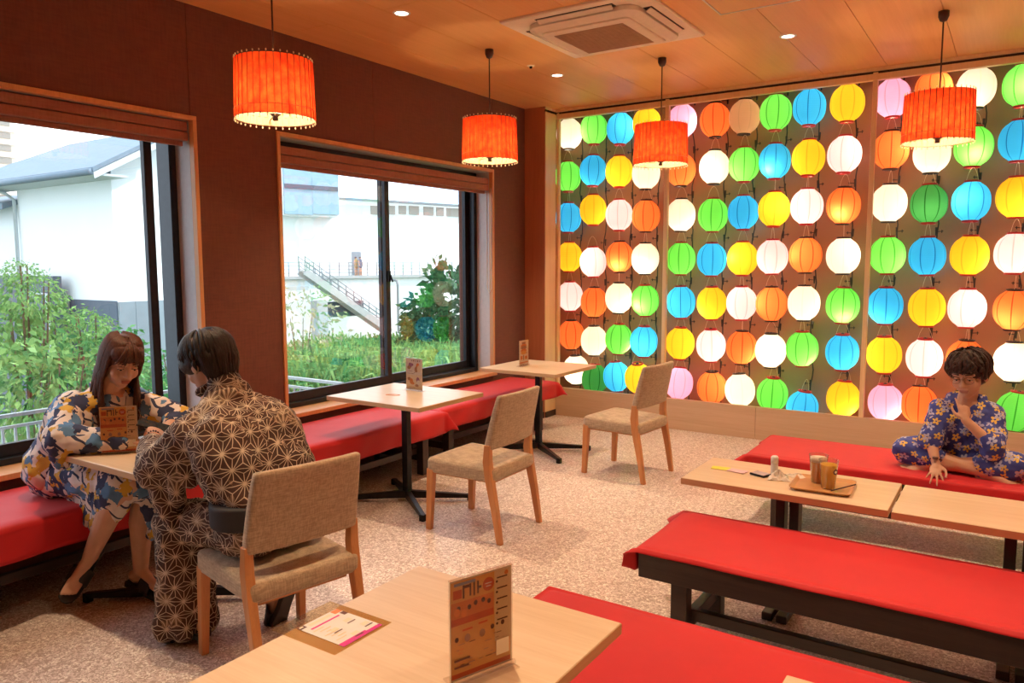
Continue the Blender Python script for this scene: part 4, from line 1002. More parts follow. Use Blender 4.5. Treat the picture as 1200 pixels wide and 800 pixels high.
class Head:
    def __init__(s, c, fwd, roll=0, k=1.0): s.c = Vector(c); s.r, s.f, s.u = basis(fwd, roll=roll); s.k = k
    def p(s, x, y, z): return s.c + (s.r*x + s.f*y + s.u*z)*s.k
    def build(s, b, fem=0):
        k = s.k; B = (s.r, s.f, s.u); E = lambda c, r: b.ell(s.p(*c), tuple(q*k for q in r), B)
        E((0,-.010,.028), (.076,.092,.086)); E((0,.022,-.030), (.064-.004*fem,.066,.084)); E((0,.050,-.096), (.026,.026,.020))
        E((0,.030,-.072), (.050-.004*fem,.045,.034))
        for q in (-1,1):
            E((q*.036,.054,-.034), (.027,.026,.030)); E((q*.077,-.006,-.012), (.009,.020,.031)); E((q*.0105,.094,-.036), (.008,.009,.006))
            b.cap(s.p(q*.012,.083,.022), s.p(q*.048,.070,.020), .009*k, .008*k)
        b.cap(s.p(0,.086,.006), s.p(0,.104,-.031), .0075*k, .0105*k)
        b.cap(s.p(-.017,.084,-.0615), s.p(.017,.084,-.0615), .0055*k); b.cap(s.p(-.013,.083,-.071), s.p(.013,.083,-.071), .0062*k)
    def face_parts(s, par, skin, hairm, lips, glasses=False, down=True, brow=True):
        k = s.k
        for q in (-1,1):
            mb = MB(); 
            e = Blob().ell(s.p(q*.031,.0745,.000), (.0125*k,.0125*k,.0085*k), (s.r,s.f,s.u), 14, 8)
            obj('eye', e.mb, M['eyewhite'], par, smooth=True)
            e = Blob().ell(s.p(q*.031,.0835,-.0035), (.0055*k,.0045*k,.0055*k), (s.r,s.f,s.u), 12, 8)
            obj('iris', e.mb, M['iris'], par, smooth=True)
            e = Blob().ell(s.p(q*.031,.0752,.0035), (.0140*k,.0135*k,.0080*k), (s.r,s.f,s.u), 14, 8)
            obj('eyelid', e.mb, skin, par, smooth=True)
            obj('lashes', MB().tube([s.p(q*(.031-.014*math.cos(t)),.0865-.006*abs(math.cos(t))**2,-.003+.003*math.sin(t)) for t in [PI*i/8 for i in range(9)]], .0014*k, 5), M['lash'], par, smooth=True)
            if brow: obj('eyebrow', MB().tube([s.p(q*(.014+.036*i/6),.0895-.014*(i/6)**2,.0225+.004*math.sin(PI*i/6)) for i in range(7)], [.0018*k,.0026*k,.0028*k,.0026*k,.0022*k,.0016*k,.0008*k], 6), hairm, par, smooth=True)
            if glasses:
                pts = [s.p(q*.032+.024*math.cos(a),.098,-.001+.019*math.sin(a)) for a in [2*PI*i/24 for i in range(25)]]
                obj('glasses_rim', MB().tube(pts, .0013*k, 5), M['glassframe'], par, smooth=True)
                obj('glasses_temple', MB().tube([s.p(q*.056,.097,.004), s.p(q*.074,.05,.004), s.p(q*.078,-.01,0)], .0012*k, 5), M['glassframe'], par)
        if glasses: obj('glasses_bridge', MB().tube([s.p(-.009,.099,.003), s.p(0,.104,.006), s.p(.009,.099,.003)], .0012*k, 5), M['glassframe'], par)
        lb = Blob().cap(s.p(-.018,.0865,-.0625), s.p(.018,.0865,-.0625), .0042*k).cap(s.p(-.013,.0865,-.0705), s.p(.013,.0865,-.0705), .0050*k)
        fused('lips', lb, lips, par, .0025, 3)
def hand(b, w, pdir, pnorm, thumb, curl=.5, k=1.0, spread=.12, tc=.3, fc=None):
    """w wrist; pdir along palm; pnorm out of the back of the hand; thumb = +1/-1 side"""
    d = Vector(pdir).normalized(); nn = Vector(pnorm); nn = (nn - d*nn.dot(d)).normalized(); s = d.cross(nn)*thumb
    w = Vector(w); pal = w + d*.048*k
    b.ell(pal, (.050*k, .037*k, .014*k), (d, s, nn)); b.ell(w+d*.070*k, (.024*k,.037*k,.012*k), (d,s,nn)); b.cap(w-d*.01*k, w+d*.03*k, .023*k, .022*k)
    for i, (off, L, r) in enumerate(((.029,.074,.0085),(.0100,.082,.009),(-.0095,.077,.0085),(-.028,.062,.0075))):
        base = w + d*(.080-.006*abs(i-1.2))*k + s*off*k
        a = (fc[i] if fc else curl); cur = base; dirv = (d + s*spread*(1.2-i)*.8).normalized()
        for j, (fr, rr_) in enumerate(((.46,1.0),(.30,.9),(.24,.78))):
            ang = a*(.75,1.0,.7)[j]; ax = dirv.cross(nn).normalized(); 
            dn = (dirv*math.cos(ang) - nn*math.sin(ang)).normalized(); nn2 = (nn*math.cos(ang) + dirv*math.sin(ang))
            nxt = cur + dn*L*fr*k; b.cap(cur, nxt, r*rr_*k, r*rr_*.86*k, 8); cur = nxt; dirv = dn; nn_old = nn; nn = nn2
        nn = Vector(pnorm); nn = (nn - d*nn.dot(d)).normalized()
    t0 = w + d*.022*k + s*.026*k; t1 = t0 + (d*.6+s*.75-nn*tc).normalized()*.036*k; t2 = t1 + (d*.9+s*.25-nn*tc).normalized()*.030*k; t3 = t2 + (d*.97-s*.05-nn*tc).normalized()*.024*k
    b.cap(t0, t1, .014*k, .011*k, 8); b.cap(t1, t2, .0105*k, .009*k, 8); b.cap(t2, t3, .009*k, .007*k, 8)
def foot(b, ankle, toe, up=(0,0,1), k=1.0, side=1):
    a = Vector(ankle); t = Vector(toe); d = (t-a).normalized(); u = Vector(up); u = (u-d*u.dot(d)).normalized(); s = d.cross(u)*side
    L = .235*k
    heel = a - d*.045*k - u*.045*k; ball = heel + d*L*.70; 
    b.ell(heel, (.034*k,.030*k,.030*k), (d,s,u)); b.cap(a, heel+d*.02*k, .034*k, .034*k); b.cap(heel, ball, .028*k, .024*k); b.cap(a+d*.02*k-u*.01*k, ball+s*.012*k+u*.004*k, .032*k, .020*k)
    b.ell(ball, (.035*k,.040*k,.018*k), (d,s,u))
    for i, (o_, l, r) in enumerate(((.026,.056,.0125),(.009,.052,.009),(-.006,.046,.0085),(-.019,.040,.008),(-.031,.032,.0075))):
        p = ball + d*.012*k + s*o_*k - u*.004*k; b.cap(p, p + d*l*k - u*.002*k, r*k, r*.85*k, 8)
    return heel, ball, d, s, u
def skinmat(name, c):
    mt, nt = newmat(name); n = N(nt); v = n.coord()
    b_ = n.out(n.ramp(n.noise(v, 20, 3), [(.3, tuple(q*.9 for q in c)), (.7, c)]), .5, spec=.35, normal=n.bump(n.noise(v, 260, 2), .08, .001))
    b_.inputs['Subsurface Weight'].default_value = .12; b_.inputs['Subsurface Radius'].default_value = (.012,.005,.003)
    return mt
M['skin_w'] = skinmat('skin_woman', (.66,.37,.25)); M['skin_m'] = skinmat('skin_man', (.62,.34,.22)); M['skin_b'] = skinmat('skin_boy', (.66,.36,.24))
M['eyewhite'] = pbr('eye_white', (.62,.56,.52), .3); M['iris'] = pbr('iris_dark', (.02,.012,.01), .2); M['lash'] = pbr('lash_dark', (.025,.014,.012), .6)
M['lips'] = pbr('lips', (.50,.16,.12), .45); M['lips_b'] = pbr('lips_boy', (.50,.20,.15), .5); M['glassframe'] = pbr('thin_glasses_frame', (.30,.15,.08), .3, .6)
def hairmat(name, c1, c2):
    mt, nt = newmat(name); n = N(nt); v = n.coord('Object', scale=(1,1,.14))
    f = n.noise(v, 230, 3, .6); n.out(n.ramp(f, [(.35, c2), (.7, c1)]), .5, normal=n.bump(f, .8, .002), spec=.35); return mt
M['hair_w'] = hairmat('hair_dark_brown', (.13,.045,.022), (.05,.016,.010)); M['hair_m'] = hairmat('hair_black', (.030,.016,.013), (.010,.006,.005)); M['hair_b'] = hairmat('hair_brown_black', (.060,.024,.016), (.022,.010,.008))
def lock(mb, pts, r0, n=6):
    """tapered lock through control points, slightly flattened"""
    P = [Vector(p) for p in pts]; out = []
    def cat(i, t):
        p0, p1, p2, p3 = P[max(i-1,0)], P[i], P[min(i+1,len(P)-1)], P[min(i+2,len(P)-1)]
        return .5*((2*p1)+(p2-p0)*t+(2*p0-5*p1+4*p2-p3)*t*t+(3*p1-p0-3*p2+p3)*t**3)
    for i in range(len(P)-1):
        for j in range(4): out.append(cat(i, j/4))
    out.append(P[-1]); m_ = len(out)
    mb.tube(out, [r0*(.55+.45*math.sin(min(1,2.2*i/(m_-1))*PI/2))*(1-(i/(m_-1))**2.6)+.0006 for i in range(m_)], n)
# ---- fabric projections: pick the projection plane that faces the surface most
def fabcoord(n, a1, jitter=.004):
    """2D coordinates (metres) on cloth; a1 = azimuth of the main projection normal"""
    ge = n.new('ShaderNodeNewGeometry'); P = n.coord('Object')
    wob = n.noise(P, 6, 2); 
    def dot(v, w):
        d = n.new('ShaderNodeVectorMath', operation='DOT_PRODUCT'); n.put(d.inputs[0], v); d.inputs[1].default_value = w; return d.outputs['Value']
    n1 = (math.cos(a1), math.sin(a1), 0); t1 = (-math.sin(a1), math.cos(a1), 0)
    a, c, z = dot(P, t1), dot(P, n1), dot(P, (0,0,1)); N1, N2, N3 = [n.math('ABSOLUTE', dot(ge.outputs['Normal'], q)) for q in (n1, t1, (0,0,1))]
    top = n.math('GREATER_THAN', n.math('MULTIPLY', N3, .8), n.math('MAXIMUM', N1, N2)); side = n.math('MULTIPLY', n.math('GREATER_THAN', n.math('MULTIPLY', N2, .8), N1), n.math('SUBTRACT', 1.0, top))
    x = n.math('ADD', n.math('MULTIPLY', a, n.math('SUBTRACT', 1.0, side)), n.math('MULTIPLY', c, side))
    y = n.math('ADD', n.math('MULTIPLY', z, n.math('SUBTRACT', 1.0, top)), n.math('MULTIPLY', c, top))
    w_ = n.math('MULTIPLY', n.math('SUBTRACT', wob, .5), .05)
    return n.math('ADD', x, w_), n.math('ADD', y, w_)
def asanoha():
    mt, nt = newmat('star_hemp_leaf_cotton'); n = N(nt)
    x, y = fabcoord(n, -.62)
    L = .066; x = n.math('DIVIDE', x, L); y = n.math('DIVIDE', y, L)
    h = math.sqrt(3)/2; dmin = None
    def mn(a, b): return b if a is None else n.math('MINIMUM', a, b)
    for k in range(3):
        a = k*PI/3
        # lattice edges: distance across direction a
        t = n.math('ADD', n.math('MULTIPLY', x, -math.sin(a)), n.math('MULTIPLY', y, math.cos(a)))
        d = n.math('PINGPONG', n.math('ADD', t, 60*h), h/2); dmin = mn(dmin, d)
        # spokes from lattice vertices to triangle centroids, direction a+30deg.. (perpendicular family)
        b = a + PI/2
        s = n.math('ADD', n.math('MULTIPLY', x, -math.sin(b)), n.math('MULTIPLY', y, math.cos(b)))      # across
        al = n.math('ADD', n.math('MULTIPLY', x, math.cos(b)), n.math('MULTIPLY', y, math.sin(b)))      # along
        nn_ = n.math('ROUND', n.math('MULTIPLY', s, 2)); ds = n.math('ABSOLUTE', n.math('SUBTRACT', s, n.math('DIVIDE', nn_, 2)))
        tt = n.math('PINGPONG', n.math('ADD', n.math('ADD', al, n.math('MULTIPLY', nn_, h)), 80*h), h)
        ds = n.math('ADD', ds, n.math('MULTIPLY', n.math('GREATER_THAN', tt, .577), 1.0)); dmin = mn(dmin, ds)
    line = n.math('LESS_THAN', dmin, .020)
    P = n.coord('Object'); big = n.noise(P, 7, 2)
    soft = n.math('MULTIPLY', n.math('LESS_THAN', dmin, .085), n.math('GREATER_THAN', big, .60))
    base = n.ramp(n.noise(P, 4, 2), [(.35, (.055,.024,.018)), (.65, (.085,.038,.026))])
    col = n.mix(n.math('MULTIPLY', soft, .6), base, (.34,.22,.13)); col = n.mix(line, col, (.55,.43,.32))
    n.out(col, .9, normal=n.bump(n.noise(P, 9, 3), .5, .02)); return mt
def floral_w():
    mt, nt = newmat('striped_blotch_cotton'); n = N(nt)
    x, y = fabcoord(n, -.5); P = n.coord('Object')
    wv = n.math('MULTIPLY', n.noise(P, 5, 2), .06)
    s = n.math('PINGPONG', n.math('ADD', n.math('ADD', n.math('ADD', n.math('MULTIPLY', x, .75), n.math('MULTIPLY', y, .66)), wv), 20.0), .030)
    col = n.mix(n.math('LESS_THAN', s, .0045), (.74,.64,.60), (.035,.04,.09))
    vec = n.comb(x, y, 0)
    def blotch(scale, seed, thr, c, col):
        vo = n.new('ShaderNodeTexVoronoi', voronoi_dimensions='2D'); mp = n.new('ShaderNodeMapping'); n.put(mp.inputs['Vector'], vec); mp.inputs['Location'].default_value = (seed, seed*1.7, 0)
        n.put(vo.inputs['Vector'], mp.outputs[0]); vo.inputs['Scale'].default_value = scale
        d = n.math('ADD', vo.outputs['Distance'], n.math('MULTIPLY', n.math('SUBTRACT', n.noise(P, 45, 2), .5), .5))
        return n.mix(n.math('LESS_THAN', d, thr), col, c)
    col = blotch(8, 3.1, .27, (.10,.22,.42), col); col = blotch(7.5, 1.3, .24, (.62,.36,.05), col); col = blotch(8.5, 7.7, .29, (.035,.045,.11), col)
    n.out(col, .88, normal=n.bump(n.noise(P, 10, 3), .5, .02)); return mt
def floral_b():
    mt, nt = newmat('blue_flowered_cotton'); n = N(nt)
    x, y = fabcoord(n, -1.57); P = n.coord('Object'); base = n.ramp(n.noise(P, 8, 3), [(.3, (.030,.035,.20)), (.7, (.075,.10,.40))])
    col = base
    for seed, c1, sc in ((0, (.74,.48,.10), 17), (5.3, (.42,.42,.62), 15)):
        vo = n.new('ShaderNodeTexVoronoi', voronoi_dimensions='2D'); mp = n.new('ShaderNodeMapping'); n.put(mp.inputs['Vector'], n.comb(x, y, 0)); mp.inputs['Location'].default_value = (seed, seed, 0); mp.inputs['Scale'].default_value = (sc, sc, 1)
        n.put(vo.inputs['Vector'], mp.outputs[0]); vo.inputs['Scale'].default_value = 1.0; vo.inputs['Randomness'].default_value = .75
        df = n.new('ShaderNodeVectorMath', operation='SUBTRACT'); n.put(df.inputs[0], mp.outputs[0]); n.put(df.inputs[1], vo.outputs['Position'])
        q = n.sep(df.outputs[0]); ang = n.math('ARCTAN2', q[1], q[0]); pet = n.math('ABSOLUTE', n.math('COSINE', n.math('MULTIPLY', ang, 2.5)))
        thr = n.math('ADD', .10, n.math('MULTIPLY', pet, .24)); r = vo.outputs['Distance']
        inn = n.math('MULTIPLY', n.math('LESS_THAN', r, thr), n.math('GREATER_THAN', r, .07))
        col = n.mix(inn, col, c1)
    n.out(col, .88, normal=n.bump(n.noise(P, 14, 3), .5, .015)); return mt
M['cloth_m'] = asanoha(); M['cloth_w'] = floral_w(); M['cloth_b'] = floral_b(); M['obi'] = pbr('black_sash', (.018,.014,.016), .7); M['sandal'] = pbr('black_sandal', (.030,.024,.022), .6); M['beads'] = pbr('dark_beads', (.10,.03,.02), .3)
def sandal(par, ft, k=1.0):
    heel, ball, d, s, u = ft
    def P(x, y, z): return tuple(heel + d*x*k + s*y*k + u*z*k)
    prof_ = [(-.045,.022),(-.03,.036),(.05,.036),(.14,.046),(.20,.046),(.235,.034),(.25,.012)]
    pts = [(x, y) for x, y in prof_] + [(x, -y) for x, y in reversed(prof_)]
    obj('sandal_sole', MB().rings([[P(x, y, -.056) for x, y in pts], [P(x, y, -.032) for x, y in pts]]), M['sandal'], par, bevel=.004)
    obj('sandal_strap', MB().grid(lambda a, t: P(.085+.075*t, .050*math.cos(PI*a), -.036+.070*math.sin(PI*a)*(1.05-.35*t)), 12, 4), M['sandal'], par, smooth=True, solid=.006)

# ---------------------------------------------------------------- the man (seen from behind, on the near chair)
man = thing('person', 'man in brown star-patterned robe seen from behind, leaning over the table with a phone', 'person', (1.70,-4.50,.43)); mo = man.location.copy()
class Sh(Blob):
    pass
def shift(b, o):  # world -> parent space
    b.mb.v = [(v[0]-o[0], v[1]-o[1], v[2]-o[2]) for v in b.mb.v]; return b
V = Vector
b = Blob(); hd = Head(V((1.350,-4.50,1.128))-mo, (-.93,-.10,-.42), 0, 1.04)
pel, che, nk = V((1.685,-4.495,.54)), V((1.55,-4.49,.84)), V((1.45,-4.485,.985))
lsh, rsh = V((1.460,-4.655,.895)), V((1.505,-4.315,.905)); lel, rel = V((1.27,-4.705,.725)), V((1.30,-4.22,.76)); lw, rw = V((1.0,-4.540,.788)), V((1.03,-4.26,.76))
kl, kr = V((1.295,-4.615,.49)), V((1.27,-4.41,.50)); al, ar = V((1.335,-4.620,.115)), V((1.48,-4.335,.125))
S = lambda p: V(p)-mo
for y in (-.07,.07): b.chain([S(pel)+V((0,y,0)), S((pel+che)/2)+V((0,y*1.1,0)), S(che)+V((0,y*1.2,0))], [.115,.11,.12])
b.chain([S(che), S(nk), S(nk)*.45+hd.p(0,-.02,-.06)*.55, hd.p(0,-.02,-.05)], [.10,.058,.054,.052])
for sh, el, wr in ((lsh,lel,lw),(rsh,rel,rw)): b.chain([S(nk)-V((0,0,.04)), S(sh), S(el), S(wr)], [.045,.050,.042,.027])
for kn, an in ((kl,al),(kr,ar)): b.chain([S(pel), S(kn), S((kn+an)/2)+V((.01,0,0)), S(an)], [.10,.062,.052,.036])
hd.build(b); hand(b, S(lw), (-.75,.55,.12), (.25,.35,.9), 1, .75, 1.0); hand(b, S(rw), (-.8,-.3,.0), (.1,.2,.95), -1, .6, 1.0)
f1 = foot(b, S(al), S(al)+V((-.2,0,-.02)), k=.95); f2 = foot(b, S(ar), S(ar)+V((-.10,.0,-.20)), up=(-.85,0,.45), k=.95)
fused('body', b, M['skin_m'], man, .0048, 4)
hd.face_parts(man, M['skin_m'], M['hair_m'], M['lips'])
sandal(man, f1, .95); sandal(man, f2, .95)
g = Blob()
for y in (-.085,-.03,.03,.085): g.chain([S(pel)+V((.01,y,.07)), S((pel+che)/2)+V((.02,y*1.25,.02)), S(che)+V((.0,y*1.35,.0)), S(nk)+V((.025,y*.75,-.055))], [.118,.130,.130,.088])
g.cap(S(nk)+V((.015,-.03,.0)), S(nk)+V((.015,.03,.0)), .072); g.cap(S(nk)+V((.0,0,.0)), S(nk)+V((-.022,0,.062)), .072, .064)
for sh, el, wr, dr in ((lsh,lel,lw,1),(rsh,rel,rw,.6)):
    g.chain([S(nk)-V((0,0,.05)), S(sh)-V((0,0,.025)), S(el), S(el)*.45+S(wr)*.55], [.080,.088,.082,.066])
    for t in [i/7 for i in range(8)]:
        top = S(sh)*(1-t)+S(el)*t if t < .6 else S(el)*(1-(t-.6)/.4*.6)+S(wr)*((t-.6)/.4*.6)
        drop = dr*(.06+.13*math.sin(PI*min(1,t*.9)))
        g.cap(top, top+V((.03+.02*math.sin(t*9),.015*math.sin(t*12),-drop)), .060, .034)
g.cap(S(lel)+V((.03,-.0,-.1)), S(lel)+V((.085,.01,-.225)), .045, .034)
fused('robe_top', g, M['cloth_m'], man, .0065, 6, (.030,.085))
g = Blob()
def oval(c, rx, ry, n=36): return [(c.x+rx*math.cos(2*PI*i/n), c.y+ry*math.sin(2*PI*i/n), c.z) for i in range(n)]
g.mb.rings([oval(S(pel)+V((.005,0,z_)), .162+r_, .238+r_) for z_, r_ in ((.012,0),(.02,.004),(.095,.004),(.103,0))])
fused('sash', g, M['obi'], man, .007, 5)
g = Blob()
for y in (-.10,0,.10): g.ell(S(pel)+V((.005,y,-.020)), (.155,.125,.100))
g.chain([S(pel)+V((-.02,-.06,-.01)), S(kl)+V((.02,0,.0))], [.115,.092]); g.chain([S(pel)+V((-.02,.06,-.01)), S(kr)+V((.02,0,0))], [.115,.092]); g.cap(S(pel)+V((-.1,0,.0)), S((kl+kr)/2)+V((.06,0,0)), .10, .075)
for y in (-.045,0,.04): g.chain([S(kl)+V((.0,y,0)), S(kl)*.5+S(al)*.5+V((.005,y*1.3,.0)), S(al)+V((-.035+.3*y,y*1.9,-.060))], [.075,.064,.048]); g.cap(S(kl)*.5+S(al)*.5+V((.02,y,.0)), S(al)+V((.022,y*1.2,-.050)), .06, .052)
g.chain([S(kr), S(kr)*.45+S(ar)*.55, S(ar)*.85+S(kr)*.15], [.085,.075,.062]); g.chain([S(kr), S(kr)+V((.03,.01,-.25))], [.08,.05])
fused('robe_skirt', g, M['cloth_m'], man, .0065, 6, (.026,.07))
# collar band
obj('collar', MB().tube([S(nk)+V((-.075+.03*math.cos(a)*1.0,.080*math.sin(a),.035+.020*math.cos(a))) for a in [-2.2+4.4*i/14 for i in range(15)]], .016, 8), M['cloth_m'], man, smooth=True)
g = Blob(); E = lambda c, r: g.ell(hd.p(*c), tuple(q*hd.k for q in r), (hd.r,hd.f,hd.u))
E((0,-.016,.036), (.092,.106,.090)); E((0,-.048,-.020), (.076,.060,.074)); E((0,.046,.050), (.078,.062,.050))
for q in (-1,1): E((q*.056,.012,.022), (.038,.080,.056))
hair = fused('hair', g, M['hair_m'], man, .005, 3)
mb = MB(); rr = random.Random(2)
for i in range(260):
    a = rr.uniform(-PI, PI); el = rr.uniform(-.3 if abs(a) > 1.7 else .15, 1.35); R0 = .103
    def hp_(a, el, r): ce_ = math.cos(el*(1 if el > 0 else .55)); return hd.p(math.sin(a)*ce_*r*.90, -.010+math.cos(a)*ce_*r*1.05, .036+(math.sin(el)*r*.92 if el > 0 else el*.115))
    front = math.cos(a) > .45
    e1 = (-.12 if front else (-.34 if abs(a) < 2.0 else -.98)) + rr.uniform(-.12,.1)
    e1 = min(e1, el-.35); pts = [hp_(a+.02*k, el+(e1-el)*k/4, R0+.004*math.sin(k*1.2)) for k in range(5)]
    lock(mb, pts, .0085)
tag(obj('hair_locks', mb, M['hair_m'], hair, smooth=True), kind='stuff')
mb = MB()
for i in range(16):
    a = 2*PI*i/16; mb.lathe([(.0001,-.0048),(.0048,0),(.0001,.0048)], 6, tuple(S(lw)+V((.028*math.cos(a)*.6+.02, .028*math.cos(a)*.7-.015, .028*math.sin(a)))))
tag(obj('bead_bracelet', mb, M['beads'], man, smooth=True), kind='stuff')
t = thing('smartphone', 'dark smartphone held by the man over the table beside the menu stand', 'phone', (.905,-4.475,.808)); t.rotation_euler = (-.35,.22,-.75)
obj('phone_body', MB().box(-.037,.037,-.075,.075,-.004,.004), M['black'], t, bevel=.003); obj('screen', MB().box(-.034,.034,-.071,.071,.004,.0045), pbr('dark_screen', (.04,.045,.05), .08), t)

# ---------------------------------------------------------------- the woman on the wall bench
wom = thing('person', 'woman with long brown hair in white, navy and yellow patterned robe, legs crossed', 'person', (.33,-4.56,.44)); mo = wom.location.copy()
b = Blob(); hd = Head(V((.620,-4.455,1.080))-mo, (.90,-.16,-.38), -.10, 1.0)
pel, che, nk = V((.33,-4.56,.55)), V((.46,-4.51,.83)), V((.525,-4.475,.955))
lsh, rsh = V((.51,-4.345,.875)), V((.475,-4.635,.862)); rel, lel = V((.625,-4.745,.765)), V((.70,-4.245,.775)); rw, lw = V((.83,-4.560,.745)), V((.845,-4.395,.765))
kr, kl = V((.85,-4.585,.565)), V((.80,-4.47,.50)); ar, al = V((.695,-4.690,.225)), V((.775,-4.505,.125))
for y in (-.06,.06): b.chain([S(pel)+V((0,y,0)), S((pel+che)/2)+V((0,y*.9,0)), S(che)+V((0,y*1.1,0))], [.11,.09,.10])
b.chain([S(che), S(nk), hd.p(0,-.02,-.06)], [.10,.058,.048])
for sh, el, wr in ((lsh,lel,lw),(rsh,rel,rw)): b.chain([S(nk)-V((0,0,.04)), S(sh), S(el), S(wr)], [.055,.048,.036,.023])
for kn, an in ((kl,al),(kr,ar)): b.chain([S(pel), S(kn), S(kn*.6+an*.4)+V((-.015,-.005,0)), S(an)], [.10,.060,.054,.032])
hd.build(b, 1); hand(b, S(rw), (.75,.55,-.05), (-.1,0,1), -1, .35, .9); hand(b, S(lw), (.55,-.65,.15), (0,.2,1), 1, .7, .9)
f1 = foot(b, S(ar), S(ar)+V((.03,-.15,-.15)) , up=(.75,-.25,.60), k=.88); f2 = foot(b, S(al), S(al)+V((.19,.02,-.02)), k=.9)
fused('body', b, M['skin_w'], wom, .0048, 4)
hd.face_parts(wom, M['skin_w'], M['hair_w'], M['lips'])
sandal(wom, f1, .92); sandal(wom, f2, .92)
g = Blob()
for y in (-.075,0,.075): g.chain([S(pel)+V((0,y*1.2,.03)), S((pel+che)/2)+V((0,y*1.2,0)), S(che)+V((.0,y*1.3,0)), S(nk)+V((-.01,y*1.0,-.075))], [.13,.115,.115,.065])
for sh, el, wr, fr in ((lsh,lel,lw,.35),(rsh,rel,rw,.92)):
    g.chain([S(nk)-V((0,0,.07)), S(sh), S(el), S(el)*(1-fr)+S(wr)*fr], [.064,.068,.076,.048])
    for t in [i/5 for i in range(6)]:
        top = S(sh)*(1-t)+S(el)*t; g.cap(top, top+V((-.01,.01*math.sin(9*t),-.05-.05*t)), .058, .042)
fused('robe_top', g, M['cloth_w'], wom, .006, 6, (.026,.075))
g = Blob()
for y in (-.09,0,.09): g.ell(S(pel)+V((0,y,-.02)), (.14,.10,.105))
g.chain([S(pel)+V((0,-.06,0)), S(kr)+V((-.02,0,.0))], [.125,.082]); g.chain([S(pel)+V((0,.07,0)), S(kl)+V((-.0,.03,0))], [.12,.085]); g.cap(S(pel), S((kl+kr)/2), .11, .07)
g.chain([S(kr)+V((-.03,-.01,0)), S(kr)*.70+S(ar)*.30+V((-.02,-.0,0))], [.085,.070]); g.chain([S(kl)+V((0,.03,0)), S(kl)*.5+S(al)*.5+V((-.0,.03,0))], [.085,.062])
for i in range(5): p = S(pel)*(.62-.12*i)+S(kr)*(.38+.12*i); g.cap(p+V((0,-.05,-.02)), p+V((-.06-.01*i,-.06,-.15-.015*i)), .055, .032)
fused('robe_skirt', g, M['cloth_w'], wom, .006, 6, (.026,.07))
obj('collar', MB().tube([S(nk)+V((.055,-.062,-.13)), S(nk)+V((.03,-.066,-.04)), S(nk)+V((-.045,-.05,.012)), S(nk)+V((-.06,.0,.02)), S(nk)+V((-.045,.05,.012)), S(nk)+V((.03,.062,-.04)), S(nk)+V((.07,.015,-.15))], .014, 8), M['cloth_w'], wom, smooth=True)
g = Blob(); E = lambda c, r: g.ell(hd.p(*c), tuple(q*hd.k for q in r), (hd.r,hd.f,hd.u))
E((0,-.016,.036), (.085,.098,.086)); E((0,-.050,-.030), (.078,.060,.080)); E((0,-.06,-.11), (.072,.045,.075))
E((0,.030,.060), (.078,.066,.058))
for q in (-1,1): E((q*.072,-.012,-.015), (.020,.050,.065))
hair = fused('hair', g, M['hair_w'], wom, .005, 3)
mb = MB(); rr = random.Random(6)
for i in range(230):
    q = rr.choice((-1,1)); a0_ = rr.uniform(.35, 2.9); a = max(a0_, 1.02); 
    top = hd.p(q*.012*rr.uniform(.3,1.5), .045-.035*a0_, .124-.012*abs(a0_-1.2))
    def side(aa, rad, z): return hd.p(q*math.sin(aa)*rad*.92, math.cos(aa)*rad*1.08-.012, z)
    p1 = side(a0_, .070, .108); p2 = side(a, .094, .040); p3 = side(a+.05, .096, -.045)
    w4 = hd.p(q*math.sin(a)*.092, math.cos(a)*.085-.02, -.085)
    ln = rr.uniform(.10,.22) if a < 2.0 else rr.uniform(.08,.16)
    p4 = w4 + V((-.01, q*-.006, -.05)); p5 = w4 + V((-.02+rr.uniform(-.015,.015), -q*.004+rr.uniform(-.012,.012), -.05-ln*.5)); p6 = w4 + V((-.025+rr.uniform(-.02,.02), rr.uniform(-.02,.02), -.05-ln))
    lock(mb, [top, p1, p2, p3, w4, p5, p6], .0068)
for i in range(26):                                  # thin fringe
    q = rr.choice((-1,1)); x = rr.uniform(.012,.058); lock(mb, [hd.p(q*.010,.045,.118), hd.p(q*x*.6,.086,.090), hd.p(q*x,.097,.050), hd.p(q*(x+.008),.092-.012*x/.05,.018+rr.uniform(-.01,.012))], .0038)
tag(obj('hair_locks', mb, M['hair_w'], hair, smooth=True), kind='stuff')

# ---------------------------------------------------------------- the boy on the bench
boy = thing('person', 'boy with glasses in blue flowered clothes sitting cross-legged, one hand at his mouth', 'person', (3.87,-1.76,.425)); mo = boy.location.copy()
b = Blob(); hd = Head(V((3.888,-1.835,.950))-mo, (-.25,-.93,-.24), .06, .98)
pel, che, nk = V((3.87,-1.73,.505)), V((3.875,-1.79,.705)), V((3.885,-1.805,.815))
rsh, lsh = V((3.775,-1.80,.745)), V((3.995,-1.775,.745)); rel, lel = V((3.735,-1.885,.600)), V((4.01,-1.925,.610)); rw, lw = V((3.772,-1.965,.490)), V((3.925,-1.985,.745))
mouth = hd.p(.004,.104,-.078); lw = mouth + mo + V((.022,-.035,-.122))
kR, kL = V((3.620,-1.83,.515)), V((4.105,-1.865,.500)); aL, aR = V((3.755,-1.885,.468)), V((4.00,-1.905,.462))
for x in (-.045,.045): b.chain([S(pel)+V((x,0,0)), S((pel+che)/2)+V((x,0,0)), S(che)+V((x*1.1,0,0))], [.085,.08,.08])
b.chain([S(che), S(nk), hd.p(0,-.02,-.06)], [.08,.046,.042])
for sh, el, wr in ((lsh,lel,lw),(rsh,rel,rw)): b.chain([S(nk)-V((0,0,.03)), S(sh), S(el), S(wr)], [.048,.040,.031,.0215])
